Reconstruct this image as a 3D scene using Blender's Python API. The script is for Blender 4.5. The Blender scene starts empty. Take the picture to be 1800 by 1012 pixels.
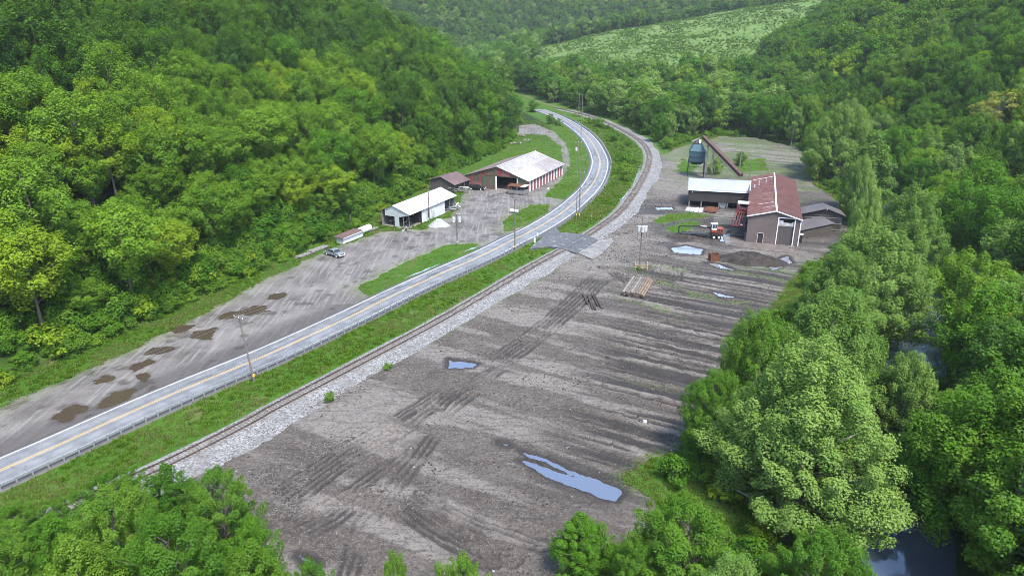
import bpy, math, random
import numpy as np
from mathutils import Vector, Matrix
R = math.radians
random.seed(7)
SC = bpy.context.scene
COL = SC.collection
# ------------------------------------------------------------------ camera, sky, sun, exposure
CAM_H, FPX, PITCH = 55.0, 1240.0, R(20.8)
cd = bpy.data.cameras.new('camera'); cam = bpy.data.objects.new('camera', cd); COL.objects.link(cam)
cam.location = (0, 0, CAM_H); cam.rotation_euler = (R(90) - PITCH, 0, 0)
cd.sensor_width = 36; cd.lens = 36 * FPX / 1800; cd.clip_end = 6000; cd.clip_start = .5
SC.camera = cam
SUN_EL, SUN_AZ = R(60), R(152)          # azimuth measured clockwise from +Y
w = bpy.data.worlds.new('World'); SC.world = w; w.use_nodes = True
nt = w.node_tree; bg = nt.nodes['Background']
sky = nt.nodes.new('ShaderNodeTexSky'); sky.sky_type = 'NISHITA'; sky.sun_disc = False
sky.sun_elevation = SUN_EL; sky.sun_rotation = SUN_AZ; sky.air_density = 1.0; sky.dust_density = 1.0; sky.ozone_density = 1.0
nt.links.new(sky.outputs[0], bg.inputs[0]); bg.inputs[1].default_value = 0.15
ld = bpy.data.lights.new('sun', 'SUN'); lo = bpy.data.objects.new('sun', ld); COL.objects.link(lo)
ld.energy = 2.4; ld.angle = R(14); ld.color = (1, .96, .9)
sd_ = Vector((math.sin(SUN_AZ) * math.cos(SUN_EL), math.cos(SUN_AZ) * math.cos(SUN_EL), math.sin(SUN_EL)))
lo.rotation_euler = sd_.to_track_quat('Z', 'Y').to_euler(); lo.location = (0, 0, 120)
SC.view_settings.view_transform = 'Standard'; SC.view_settings.look = 'None'; SC.view_settings.exposure = 1.85
SC.render.engine = 'CYCLES'; SC.render.filter_size = 1.0; SC.cycles.pixel_filter_type = 'BLACKMAN_HARRIS'; SC.cycles.filter_width = .85; SC.cycles.use_denoising = True; SC.cycles.denoiser = 'OPENIMAGEDENOISE'; SC.cycles.denoising_input_passes = 'RGB_ALBEDO_NORMAL'; SC.cycles.denoising_prefilter = 'FAST'
SC.cycles.max_bounces = 6; SC.cycles.diffuse_bounces = 3; SC.cycles.glossy_bounces = 3
SC.cycles.transmission_bounces = 4; SC.cycles.transparent_max_bounces = 6; SC.cycles.volume_bounces = 0

# ------------------------------------------------------------------ surveying: ground points of things seen in the photo
def G(x, y, z=0.0):
    u = (x - 900) / FPX; v = (y - 506) / FPX
    dz = -(math.sin(PITCH) + v * math.cos(PITCH)); t = (CAM_H - z) / -dz
    return (u * t, (math.cos(PITCH) - v * math.sin(PITCH)) * t)
def GP(pts, z=0.0): return [G(x, y, z) for x, y in pts]
def height_at(base, y):
    X, Y = base; lo_, hi_ = -20, 150
    for _ in range(50):
        m = (lo_ + hi_) / 2; dz = m - CAM_H
        yy = 506 - FPX * (Y * math.sin(PITCH) + dz * math.cos(PITCH)) / (Y * math.cos(PITCH) - dz * math.sin(PITCH))
        if yy > y: lo_ = m
        else: hi_ = m
    return m
def mpp(base): return (base[1] * math.cos(PITCH) + CAM_H * math.sin(PITCH)) / FPX    # metres per photo pixel there

# ------------------------------------------------------------------ numeric helpers
def _h(ix, iy, s):
    n = (ix * 374761393 + iy * 668265263 + s * 1274126177) & 0xffffffff
    n = ((n ^ (n >> 13)) * 1274126177) & 0xffffffff
    return ((n ^ (n >> 16)) & 0xffff) / 65535.0
def vnoise(x, y, s=0):
    x = np.asarray(x, float); y = np.asarray(y, float)
    ix = np.floor(x).astype(np.int64); iy = np.floor(y).astype(np.int64); fx = x - ix; fy = y - iy
    fx = fx * fx * (3 - 2 * fx); fy = fy * fy * (3 - 2 * fy)
    a = _h(ix, iy, s); b = _h(ix + 1, iy, s); c = _h(ix, iy + 1, s); d = _h(ix + 1, iy + 1, s)
    return (a * (1 - fx) + b * fx) * (1 - fy) + (c * (1 - fx) + d * fx) * fy
def fbm(x, y, s=0, o=4):
    r = 0; a = .5
    for k in range(o): r = r + a * vnoise(x * 2 ** k, y * 2 ** k, s + k * 7); a *= .5
    return r / (1 - .5 ** o)
def sstep(a, b, x):
    t = np.clip((np.asarray(x, float) - a) / (b - a), 0, 1); return t * t * (3 - 2 * t)
def sdpoly(X, Y, poly):                      # signed distance, negative inside
    X = np.asarray(X, float); Y = np.asarray(Y, float); d = np.full(X.shape, 1e18); ins = np.zeros(X.shape, bool); n = len(poly)
    for i in range(n):
        ax, ay = poly[i]; bx, by = poly[(i + 1) % n]; ex, ey = bx - ax, by - ay
        t = np.clip(((X - ax) * ex + (Y - ay) * ey) / (ex * ex + ey * ey + 1e-12), 0, 1)
        d = np.minimum(d, (X - ax - ex * t) ** 2 + (Y - ay - ey * t) ** 2)
        if abs(by - ay) > 1e-9:
            c = (ay > Y) != (by > Y); ins ^= c & (X < ex * (Y - ay) / (by - ay) + ax)
    return np.where(ins, -1, 1) * np.sqrt(d)
def pline(X, Y, line):                       # signed distance to a polyline (+ on its left), arc position
    X = np.asarray(X, float); Y = np.asarray(Y, float); best = np.full(X.shape, 1e18); sg = np.zeros(X.shape); arc = np.zeros(X.shape); s0 = 0
    for (ax, ay), (bx, by) in zip(line[:-1], line[1:]):
        ex, ey = bx - ax, by - ay; L = math.hypot(ex, ey)
        t = np.clip(((X - ax) * ex + (Y - ay) * ey) / (L * L), 0, 1)
        d = (X - ax - ex * t) ** 2 + (Y - ay - ey * t) ** 2; m = d < best
        best = np.where(m, d, best); sg = np.where(m, np.sign(ex * (Y - ay) - ey * (X - ax)), sg); arc = np.where(m, s0 + t * L, arc); s0 += L
    return np.sqrt(best) * sg, arc
def smooth_line(pts, step=1.5):
    P = [np.array(p, float) for p in pts]; P = [2 * P[0] - P[1]] + P + [2 * P[-1] - P[-2]]; out = []
    for i in range(1, len(P) - 2):
        for t in np.linspace(0, 1, 24, endpoint=False):
            a, b, c, d = P[i - 1:i + 3]
            out.append(.5 * (2 * b + (c - a) * t + (2 * a - 5 * b + 4 * c - d) * t * t + (3 * b - a - 3 * c + d) * t ** 3))
    out.append(P[-2]); out = np.array(out)
    for _ in range(10): out[1:-1] = .25 * out[:-2] + .5 * out[1:-1] + .25 * out[2:]
    s = np.concatenate([[0], np.cumsum(np.hypot(*np.diff(out, axis=0).T))]); q = np.arange(0, s[-1], step)
    return np.stack([np.interp(q, s, out[:, 0]), np.interp(q, s, out[:, 1])], 1)
def normals2(L):
    t = np.gradient(L, axis=0); t /= np.hypot(t[:, 0], t[:, 1])[:, None]
    return t, np.stack([t[:, 1], -t[:, 0]], 1)        # tangent, right-hand normal

# ------------------------------------------------------------------ materials
class NT:
    def __init__(s, name):
        s.m = bpy.data.materials.new(name); s.m.use_nodes = True; s.t = s.m.node_tree
        s.b = s.t.nodes['Principled BSDF']; s.o = s.t.nodes['Material Output']
    def n(s, typ, **kw):
        d = s.t.nodes.new(typ)
        for k, v in kw.items(): setattr(d, k, v)
        return d
    def put(s, sock, v):
        if v is None: return
        if hasattr(v, 'is_output'): s.t.links.new(v, sock)
        elif isinstance(v, (tuple, list)) and len(v) == 3 and sock.type == 'RGBA': sock.default_value = (*v, 1)
        else: sock.default_value = v
    def math(s, op, a, b=None, c=None, clamp=False):
        d = s.n('ShaderNodeMath', operation=op, use_clamp=clamp)
        for i, v in enumerate((a, b, c)): s.put(d.inputs[i], v)
        return d.outputs[0]
    def coord(s, k='Object'): return s.n('ShaderNodeTexCoord').outputs[k]
    def mapping(s, vec, scale=(1, 1, 1), rot=(0, 0, 0), loc=(0, 0, 0)):
        d = s.n('ShaderNodeMapping'); s.put(d.inputs[0], vec); d.inputs[1].default_value = loc; d.inputs[2].default_value = rot; d.inputs[3].default_value = scale
        return d.outputs[0]
    def noise(s, vec, scale, detail=4, rough=.6, dist=0):
        d = s.n('ShaderNodeTexNoise'); s.put(d.inputs['Vector'], vec); d.inputs['Scale'].default_value = scale; d.inputs['Detail'].default_value = detail
        d.inputs['Roughness'].default_value = rough; d.inputs['Distortion'].default_value = dist; return d.outputs['Fac']
    def vor(s, vec, scale, feature='F1', out='Distance'):
        d = s.n('ShaderNodeTexVoronoi', feature=feature); s.put(d.inputs['Vector'], vec); d.inputs['Scale'].default_value = scale; return d.outputs[out]
    def wave(s, vec, scale, axis='X', dist=0):
        d = s.n('ShaderNodeTexWave', bands_direction=axis); s.put(d.inputs['Vector'], vec); d.inputs['Scale'].default_value = scale; d.inputs['Distortion'].default_value = dist; return d.outputs['Fac']
    def step(s, v, a, b, lo=0., hi=1.):
        d = s.n('ShaderNodeMapRange', interpolation_type='SMOOTHSTEP'); s.put(d.inputs[0], v)
        for i, q in enumerate((a, b, lo, hi)): d.inputs[i + 1].default_value = q
        return d.outputs[0]
    def mix(s, f, a, b):
        d = s.n('ShaderNodeMix', data_type='RGBA'); s.put(d.inputs[0], f); s.put(d.inputs[6], a); s.put(d.inputs[7], b); return d.outputs[2]
    def attr(s, name, k='Fac', typ='GEOMETRY'):
        d = s.n('ShaderNodeAttribute', attribute_name=name, attribute_type=typ); return d.outputs[k]
    def sep(s, vec):
        d = s.n('ShaderNodeSeparateXYZ'); s.put(d.inputs[0], vec); return d.outputs
    def done(s, col, rough=.8, bump=None, bstr=.5, bdist=.05, spec=.3, metal=0):
        s.put(s.b.inputs['Base Color'], col); s.put(s.b.inputs['Roughness'], rough); s.put(s.b.inputs['Specular IOR Level'], spec); s.put(s.b.inputs['Metallic'], metal)
        if bump is not None:
            d = s.n('ShaderNodeBump'); d.inputs['Strength'].default_value = bstr; d.inputs['Distance'].default_value = bdist; s.put(d.inputs['Height'], bump)
            s.t.links.new(d.outputs[0], s.b.inputs['Normal'])
        return s.m
def plain(name, c, rough=.7, var=.25, sc=1.5, spec=.3, metal=0):     # a paint or material with wear
    k = NT(name); co = k.coord(); f = k.noise(co, sc, 5); g = k.noise(co, sc * 9, 3)
    f2 = k.math('MULTIPLY', f, g)
    c2 = tuple(x * (1 - var) for x in c); c3 = tuple(min(1, x * (1 + var * .6)) for x in c)
    return k.done(k.mix(k.step(f2, .12, .4), c2, c3), rough, g, .15, .02, spec, metal)
def corrugated(name, c, rust=(.16, .06, .035), amount=.0, axis='Y', pitch=1.6, rough=.55, streak=(.15, 2.0, 1), spec=.4, alt=None):
    k = NT(name); co = k.coord(); wv = k.wave(co, pitch, axis); st = k.noise(k.mapping(co, streak), 1.2, 6, .65)
    big = k.noise(co, .22, 4); fine = k.noise(co, 5, 4)
    col = k.mix(k.step(big, .35, .65), tuple(x * .8 for x in c), c)
    if alt: col = k.mix(k.step(k.noise(co, .35, 2), .5, .56), col, alt)
    col = k.mix(k.math('MULTIPLY', k.step(st, .62 - amount * .35, .72 - amount * .2), min(1, amount * 1.6)), col, rust)
    col = k.mix(k.step(fine, .55, .8, 0, .25), col, tuple(x * .6 for x in c))
    return k.done(col, rough, k.math('ADD', wv, k.math('MULTIPLY', fine, .1)), .6, .04, spec)
def leaf_material(name, c_dark, c_light, trans=.35, c_odd=None):
    k = NT(name); oi = k.n('ShaderNodeObjectInfo').outputs['Random']; co = k.coord()
    f = k.noise(co, .55, 2); tint = k.attr('leaf_tint')
    a = k.math('ADD', k.math('MULTIPLY', oi, .62), k.math('MULTIPLY', k.math('SUBTRACT', f, .3), .55)); a = k.math('ADD', a, k.math('MULTIPLY', k.math('SUBTRACT', tint, .5), .5), clamp=True)
    col = k.mix(a, c_dark, c_light)
    if c_odd: col = k.mix(k.step(k.math('FRACT', k.math('MULTIPLY', oi, 7.31)), .72, .95, 0, .75), col, c_odd)
    d = k.n('ShaderNodeBsdfDiffuse'); k.put(d.inputs[0], col)
    t = k.n('ShaderNodeBsdfTranslucent'); k.put(t.inputs[0], k.mix(.35, col, (.20, .28, .015)))
    g = k.n('ShaderNodeBsdfGlossy'); g.inputs['Roughness'].default_value = .45; g.inputs[0].default_value = (.8, .85, .8, 1)
    m1 = k.n('ShaderNodeMixShader'); m1.inputs[0].default_value = trans; k.t.links.new(d.outputs[0], m1.inputs[1]); k.t.links.new(t.outputs[0], m1.inputs[2])
    m2 = k.n('ShaderNodeMixShader'); m2.inputs[0].default_value = .008; k.t.links.new(m1.outputs[0], m2.inputs[1]); k.t.links.new(g.outputs[0], m2.inputs[2])
    k.t.nodes.remove(k.b); k.t.links.new(m2.outputs[0], k.o.inputs[0]); return k.m
M = {}
M['leaf_lime'] = leaf_material('leaf_lime', (.070, .162, .010), (.165, .285, .022), .45, (.215, .30, .016))
M['leaf_mid'] = leaf_material('leaf_mid', (.036, .110, .008), (.095, .215, .013), .40, (.13, .21, .02))
M['leaf_dark'] = leaf_material('leaf_dark', (.034, .090, .009), (.084, .176, .016), .36, (.035, .09, .02))
M['leaf_pale'] = leaf_material('leaf_pale', (.103, .198, .032), (.212, .315, .072), .42)
M['leaf_yellow'] = leaf_material('leaf_yellow', (.17, .19, .03), (.25, .25, .05), .35)
M['leaf_bush'] = leaf_material('leaf_bush', (.052, .135, .010), (.128, .235, .022), .42)
M['blade'] = leaf_material('blade', (.066, .155, .009), (.140, .225, .016), .55, (.15, .17, .04))
M['blade_dry'] = leaf_material('blade_dry', (.095, .150, .02), (.165, .195, .045), .5, (.17, .16, .07))
M['bark'] = plain('bark', (.11, .094, .08), .9, .4, 3)
M['bark_pale'] = plain('bark_pale', (.26, .247, .215), .9, .4, 3)
M['wood_grey'] = plain('wood_grey', (.18, .17, .158), .9, .45, 2.5)
M['wood_pole'] = plain('wood_pole', (.15, .127, .11), .9, .3, 2)
M['steel'] = plain('steel', (.36, .38, .39), .45, .25, 2, .5, .5)
M['black_steel'] = plain('black_steel', (.03, .03, .032), .6, .3, 2)
M['white_paint'] = plain('white_paint', (.62, .62, .61), .5, .12, 1)
M['dirty_white'] = plain('dirty_white', (.42, .42, .405), .6, .35, 1.2)
M['rubber'] = plain('rubber', (.02, .02, .02), .85, .3, 4)
M['rim'] = plain('rim', (.62, .62, .60), .4, .2, 3)
M['glass'] = plain('glass', (.02, .025, .03), .08, .1, 1, .6)
M['rust'] = plain('rust', (.115, .045, .024), .85, .5, 1.5)
M['interior_shade'] = plain('interior_shade', (.035, .032, .03), .95, .3, 1)  # near-black tone stands in for the shade inside openings
M['dirt_floor'] = plain('dirt_floor', (.20, .18, .16), .95, .3, 1)
M['concrete'] = plain('concrete', (.25, .245, .23), .85, .3, .8)

# ------------------------------------------------------------------ object helpers
def tag(o, label=None, cat=None, group=None, kind=None):
    if label: o['label'] = label
    if cat: o['category'] = cat
    if group: o['group'] = group
    if kind: o['kind'] = kind
    return o
def thing(name, label, cat, loc=(0, 0, 0), rz=0.0, group=None):
    o = bpy.data.objects.new(name, None); COL.objects.link(o); o.empty_display_size = .3
    o.location = loc; o.rotation_euler = (0, 0, rz); return tag(o, label, cat, group)
def npmesh(name, v, f, mat=None, smooth=False, uv=None, attrs=None):
    me = bpy.data.meshes.new(name); v = np.asarray(v, np.float32); f = np.asarray(f, np.int32); k = f.shape[1]
    me.vertices.add(len(v)); me.vertices.foreach_set('co', v.ravel())
    me.loops.add(f.size); me.loops.foreach_set('vertex_index', f.ravel())
    me.polygons.add(len(f)); me.polygons.foreach_set('loop_start', np.arange(0, f.size, k, dtype=np.int32))
    me.polygons.foreach_set('use_smooth', np.full(len(f), smooth)); me.update(calc_edges=True)
    if uv is not None:
        l = me.uv_layers.new(name='uv'); l.data.foreach_set('uv', np.asarray(uv, np.float32)[f.ravel()].ravel())
    for an, av in (attrs or {}).items():
        a = me.attributes.new(an, 'FLOAT', 'POINT'); a.data.foreach_set('value', np.asarray(av, np.float32))
    if mat: me.materials.append(mat)
    return me
def link(name, me, parent=None, loc=None, rot=None):
    o = bpy.data.objects.new(name, me); COL.objects.link(o)
    if parent is not None: o.parent = parent
    if loc is not None: o.location = loc
    if rot is not None: o.rotation_euler = rot
    return o
class MB:
    def __init__(s): s.v = []; s.f = []
    def add(s, vs, fs):
        o = len(s.v); s.v += [tuple(p) for p in vs]; s.f += [tuple(i + o for i in q) for q in fs]; return s
    def box(s, x0, x1, y0, y1, z0, z1):
        return s.add([(x0, y0, z0), (x1, y0, z0), (x1, y1, z0), (x0, y1, z0), (x0, y0, z1), (x1, y0, z1), (x1, y1, z1), (x0, y1, z1)],
                     [(3, 2, 1, 0), (4, 5, 6, 7), (0, 1, 5, 4), (1, 2, 6, 5), (2, 3, 7, 6), (3, 0, 4, 7)])
    def hexa(s, a, b):                      # two quads (4 points each, same winding) joined
        return s.add(list(a) + list(b), [(3, 2, 1, 0), (4, 5, 6, 7), (0, 1, 5, 4), (1, 2, 6, 5), (2, 3, 7, 6), (3, 0, 4, 7)])
    def prism(s, pts, axis, a, b):          # polygon in the plane across axis, extruded a..b
        n = len(pts)
        def P(p, t): return {'x': (t, p[0], p[1]), 'y': (p[0], t, p[1]), 'z': (p[0], p[1], t)}[axis]
        return s.add([P(p, a) for p in pts] + [P(p, b) for p in pts], [tuple(range(n)), tuple(range(2 * n - 1, n - 1, -1))] + [(i, i + n, (i + 1) % n + n, (i + 1) % n) for i in range(n)])
    def tube(s, p, q, r0, r1=None, n=8):
        r1 = r0 if r1 is None else r1; p = Vector(p); q = Vector(q); d = (q - p).normalized()
        a = d.orthogonal().normalized(); b = d.cross(a); vs = []
        for c, r in ((p, r0), (q, r1)):
            for i in range(n): t = 2 * math.pi * i / n; vs.append(c + a * math.cos(t) * r + b * math.sin(t) * r)
        return s.add(vs, [tuple(range(n - 1, -1, -1)), tuple(range(n, 2 * n))] + [(i, (i + 1) % n, (i + 1) % n + n, i + n) for i in range(n)])
    def beam(s, p, q, w_, h_):              # rectangular bar
        p = Vector(p); q = Vector(q); d = (q - p).normalized(); up = Vector((0, 0, 1)) if abs(d.z) < .95 else Vector((0, 1, 0))
        a = d.cross(up).normalized() * (w_ / 2); b = a.cross(d).normalized() * (h_ / 2)
        return s.hexa([p - a - b, p + a - b, p + a + b, p - a + b], [q - a - b, q + a - b, q + a + b, q - a + b])
    def loft(s, rings):
        n = len(rings[0]); o = len(s.v); s.v += [tuple(p) for r in rings for p in r]
        for k in range(len(rings) - 1):
            for i in range(n): s.f.append((o + k * n + i, o + k * n + (i + 1) % n, o + (k + 1) * n + (i + 1) % n, o + (k + 1) * n + i))
        s.f.append(tuple(o + i for i in range(n - 1, -1, -1))); s.f.append(tuple(o + (len(rings) - 1) * n + i for i in range(n))); return s
    def build(s, name, mat, parent=None, loc=None, rot=None, bevel=0, smooth=False):
        me = bpy.data.meshes.new(name); me.from_pydata(s.v, [], s.f); me.materials.append(mat)
        import bmesh
        bm = bmesh.new(); bm.from_mesh(me); bmesh.ops.recalc_face_normals(bm, faces=bm.faces)
        if bevel: bmesh.ops.bevel(bm, geom=bm.edges[:], offset=bevel, segments=2, affect='EDGES', clamp_overlap=True)
        if smooth:
            for q in bm.faces: q.smooth = True
        bm.to_mesh(me); bm.free(); return link(name, me, parent, loc, rot)
def copy_thing(o, loc, rz, scale=None, label=None, group=None):
    c = o.copy(); COL.objects.link(c); c.location = loc; c.rotation_euler = (0, 0, rz)
    if scale: c.scale = scale
    if label: c['label'] = label
    if group: c['group'] = group
    for ch in list(o.children):
        d = ch.copy(); COL.objects.link(d); d.parent = c
        for g in list(ch.children): e = g.copy(); COL.objects.link(e); e.parent = d
    return c

# ------------------------------------------------------------------ plan of the valley
ROAD = smooth_line(GP([(-120, 884), (0, 830), (113, 780), (225, 729), (338, 680), (480, 621), (614, 559), (675, 529), (736, 500), (801, 471), (855, 447), (900, 424), (941, 404), (985, 377), (1016, 352), (1040, 327), (1053, 299), (1053, 277), (1038, 248), (1017, 228), (990, 211), (958, 197), (909, 182)]) + [(-30, 560), (-75, 640)])
RAIL = smooth_line(GP([(-20, 962), (130, 893), (218, 852), (311, 810), (442, 743), (480, 721), (617, 649), (776, 564), (880, 503), (935, 470), (994, 438), (1040, 410), (1086, 377), (1108, 350), (1126, 322), (1138, 296), (1141, 273), (1128, 252), (1101, 234), (1069, 218), (1030, 204), (990, 194), (941, 185)]) + [(-5, 560), (-50, 650)])
LFOOT = [(-125, 20), (-86, 88), (-76, 110), (-68, 130), (-59, 152), (-50, 175), (-41, 200), (-33, 232), (-24, 262), (-14, 290), (-2, 325), (7, 375), (7, 425), (-8, 490), (-70, 610), (-160, 800)]
RFOOT = [(52, 10), (66, 70), (88, 108), (112, 150), (132, 190), (144, 240), (148, 300), (148, 370), (148, 440), (152, 520), (160, 600), (190, 690), (320, 770), (520, 830)]
CREEK = [(28, 10), (39, 45), (44, 62), (54, 80), (66, 103), (80, 126), (97, 155), (113, 190), (126, 240), (132, 300), (116, 385), (80, 455), (40, 530), (-20, 640)]
YARD = GP([(285, 862), (375, 806), (500, 735), (620, 672), (750, 602), (860, 540), (950, 488), (1030, 436), (1092, 390), (1130, 350), (1152, 310), (1160, 275), (1195, 258), (1225, 252), (1262, 240), (1330, 243), (1395, 258), (1420, 290), (1432, 325), (1478, 356), (1494, 400), (1470, 440), (1410, 470), (1340, 560), (1270, 650), (1235, 720), (1190, 790), (1110, 835), (1150, 875), (1140, 930), (1010, 985), (930, 1060), (520, 1060), (420, 960)])
YARD_ISLES = [GP(p) for p in (
    [(1145, 388), (1175, 377), (1215, 374), (1250, 378), (1230, 384), (1190, 388), (1160, 394)],
    [(1170, 402), (1200, 390), (1232, 388), (1228, 397), (1200, 408), (1180, 410)],
    [(1090, 838), (1150, 800), (1260, 790), (1280, 860), (1200, 885), (1150, 880)],
    [(1185, 300), (1200, 278), (1225, 290), (1215, 305)], [(1285, 285), (1345, 278), (1350, 300), (1290, 303)])]
LOT = GP([(-150, 800), (0, 717), (100, 675), (215, 622), (300, 580), (390, 535), (470, 490), (545, 455), (600, 432), (640, 418), (668, 408), (745, 404), (790, 382), (812, 350), (820, 325), (930, 330), (968, 312), (990, 288), (986, 258), (962, 238), (925, 236), (895, 240), (895, 222), (940, 218), (975, 232), (1000, 262), (1002, 288), (985, 318), (955, 346), (990, 350), (960, 400), (870, 445), (800, 480), (640, 555), (500, 625), (340, 695), (200, 750), (0, 845), (-150, 915)])
LOT_ISLES = [GP(p) for p in (
    [(880, 402), (893, 380), (930, 360), (965, 360), (962, 374), (930, 395), (885, 410)],
    [(622, 508), (700, 466), (785, 430), (842, 428), (838, 442), (760, 478), (690, 510), (650, 524)],
    [(752, 392), (788, 374), (800, 372), (775, 388), (760, 398)])]
MEADOW = [(8, 600), (60, 560), (200, 560), (215, 640), (300, 740), (400, 900), (200, 905), (40, 880), (10, 720)]
PUD_YARD = [GP(p) for p in (
    [(788, 632), (797, 635), (805, 634.5), (827, 637), (838, 640), (830, 645), (813, 647), (789, 647)],
    [(915, 792), (960, 806), (1000, 826), (1050, 842), (1096, 858), (1099, 864), (1083, 881), (1060, 876), (1020, 860), (960, 838), (913, 810), (922, 808), (950, 818), (985, 830), (1010, 839), (1022, 838), (1000, 832), (960, 815), (925, 802)],
    [(876, 777), (892, 779), (898, 785), (885, 784)],
    [(1178, 436), (1205, 432), (1236, 438), (1232, 448), (1205, 446), (1185, 444)], [(1238, 462), (1262, 464), (1290, 474), (1300, 478), (1270, 472)],
    [(1150, 365), (1180, 364), (1184, 368), (1155, 369)], [(1268, 415), (1290, 418), (1288, 428), (1266, 424)], [(1340, 465), (1385, 450), (1392, 462), (1360, 476)],
    [(1250, 512), (1272, 518), (1290, 522), (1268, 524)], [(1305, 552), (1330, 556), (1322, 559)], [(525, 976), (548, 984), (560, 994), (538, 992)])]
def ell(cx, cy, rx, ry, tilt=0, n=18):
    return GP([(cx + rx * math.cos(a) * math.cos(tilt) - ry * math.sin(a) * math.sin(tilt), cy + rx * math.cos(a) * math.sin(tilt) + ry * math.sin(a) * math.cos(tilt)) for a in np.linspace(0, 2 * math.pi, n, endpoint=False)])
PUD_LOT = [ell(107, 736, 13, 6, -.2), ell(135, 718, 11, 6), ell(208, 699, 26, 8, -.45), ell(252, 661, 15, 7, -.2), ell(248, 643, 22, 7, -.3), ell(287, 616, 19, 6, -.2), ell(359, 588, 20, 7, -.2), ell(398, 556, 13, 4, -.2), ell(190, 667, 10, 3, -.2), ell(452, 546, 11, 4, -.2), ell(486, 521, 10, 3, -.1), ell(318, 580, 7, 2.5)]

def dL(X, Y): return pline(X, Y, LFOOT)[0]
def dR(X, Y): return -pline(X, Y, RFOOT)[0]
def hill(X, Y):
    a = np.maximum(dL(X, Y) - 2, 0); b = np.maximum(dR(X, Y) - 2, 0)
    n = fbm(X / 60, Y / 60, 3, 3) - .5
    za = 150 * (1 - np.exp(-(a ** 1.06) * .0034)) * (1 + .22 * n); zb = 150 * (1 - np.exp(-(b ** 1.05) * .0036)) * (1 + .22 * n)
    me = 66 * np.clip((X + 60) / 330, 0, 1.25) ** .8 * np.clip((Y - 470) / 370, 0, 1) * (1 - .75 * sstep(880, 1010, Y)) + 2.2 * n * sstep(500, 600, Y) * 4
    f1 = .42 * np.maximum(Y - 1130 + .35 * X, 0); f2 = .5 * np.maximum(Y - 960 - 1.5 * X - 160, 0)
    fa = np.minimum(np.maximum(f1, f2), 330) * (1 + .5 * (fbm(X / 170, Y / 170, 9, 3) - .5))
    return np.maximum(np.maximum(za, zb), np.maximum(me, 0) + fa) + 0.0 * X
def yard_sd(X, Y):
    d = sdpoly(X, Y, YARD)
    for p in YARD_ISLES: d = np.maximum(d, -sdpoly(X, Y, p))
    return d
def lot_sd(X, Y):
    d = sdpoly(X, Y, LOT)
    for p in LOT_ISLES: d = np.maximum(d, -sdpoly(X, Y, p))
    return d
def ground_z(X, Y):
    z = hill(X, Y); c, _ = pline(X, Y, CREEK); c = np.abs(c)
    z = z - 3.6 * (1 - sstep(2.6, 8.0, c + 1.5 * (fbm(X / 9, Y / 9, 5, 2) - .5)))
    z = z - .55 * np.maximum(sstep(1.2, 4.5, -yard_sd(X, Y)), sstep(1.2, 3.0, -lot_sd(X, Y)))
    return z

# ------------------------------------------------------------------ ground sheet
def axis_pts(*segs):
    out = []
    for a, b, s in segs: out += list(np.arange(a, b, s))
    return np.array(out + [segs[-1][1]])
gx = axis_pts((-900, -300, 30), (-300, -130, 8), (-130, 160, 1.6), (160, 400, 8), (400, 1300, 30))
gy = axis_pts((-80, 20, 8), (20, 330, 1.6), (330, 560, 3), (560, 1000, 9), (1000, 2300, 30))
XX, YY = np.meshgrid(gx, gy); ZZ = ground_z(XX, YY)
nx, ny = len(gx), len(gy)
ii = (np.arange(ny - 1)[:, None] * nx + np.arange(nx - 1)[None]).ravel()
faces = np.stack([ii, ii + 1, ii + nx + 1, ii + nx], 1)
rl, _ = pline(XX, YY, [tuple(p) for p in RAIL[::6]]); rd, _ = pline(XX, YY, [tuple(p) for p in ROAD[::6]])
mead = 1 - sstep(-6, 6, sdpoly(XX, YY, MEADOW) + 12 * (fbm(XX / 20, YY / 20, 2) - .5))
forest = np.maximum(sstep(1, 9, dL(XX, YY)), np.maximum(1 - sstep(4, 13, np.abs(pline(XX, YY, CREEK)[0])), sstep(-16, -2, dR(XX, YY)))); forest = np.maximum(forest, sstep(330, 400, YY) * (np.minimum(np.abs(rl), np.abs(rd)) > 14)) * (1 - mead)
bare = (1 - sstep(0, 1.6, np.abs(rl + 4.2))) * sstep(120, 150, YY)
k = NT('ground_grass'); co = k.coord()
n1 = k.noise(co, .09, 5); n2 = k.noise(co, .7, 5, .7); n3 = k.noise(co, 4.5, 4, .7)
g1 = k.mix(k.step(n1, .38, .62), (.052, .125, .009), (.098, .178, .013)); g1 = k.mix(k.step(n2, .45, .75), g1, (.105, .145, .024)); g1 = k.mix(k.step(n3, .35, .7, 0, .55), (.026, .068, .008), g1)
g1 = k.mix(k.step(k.noise(co, .22, 6, .7), .54, .68, 0, .75), g1, (.105, .085, .05))
mc = k.mix(k.step(n1, .35, .65), (.062, .112, .024), (.105, .150, .038)); mc = k.mix(k.step(k.noise(k.mapping(co, (.35, 1, 1)), .12, 6, .75), .56, .68, 0, .8), mc, (.125, .12, .07)); mc = k.mix(k.step(n2, .4, .7, 0, .45), mc, (.04, .085, .02))
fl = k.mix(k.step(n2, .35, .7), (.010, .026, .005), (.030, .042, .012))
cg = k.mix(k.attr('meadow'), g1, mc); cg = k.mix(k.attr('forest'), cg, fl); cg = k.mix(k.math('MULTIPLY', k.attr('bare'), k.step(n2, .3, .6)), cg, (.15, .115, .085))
MG = k.done(cg, .95, n3, .6, .15, .1)
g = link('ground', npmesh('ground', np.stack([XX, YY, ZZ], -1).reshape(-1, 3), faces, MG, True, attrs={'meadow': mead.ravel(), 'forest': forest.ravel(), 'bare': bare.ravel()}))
tag(g, 'green grassy valley floor rising into wooded hills and a far meadow', 'ground', kind='structure')

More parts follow.
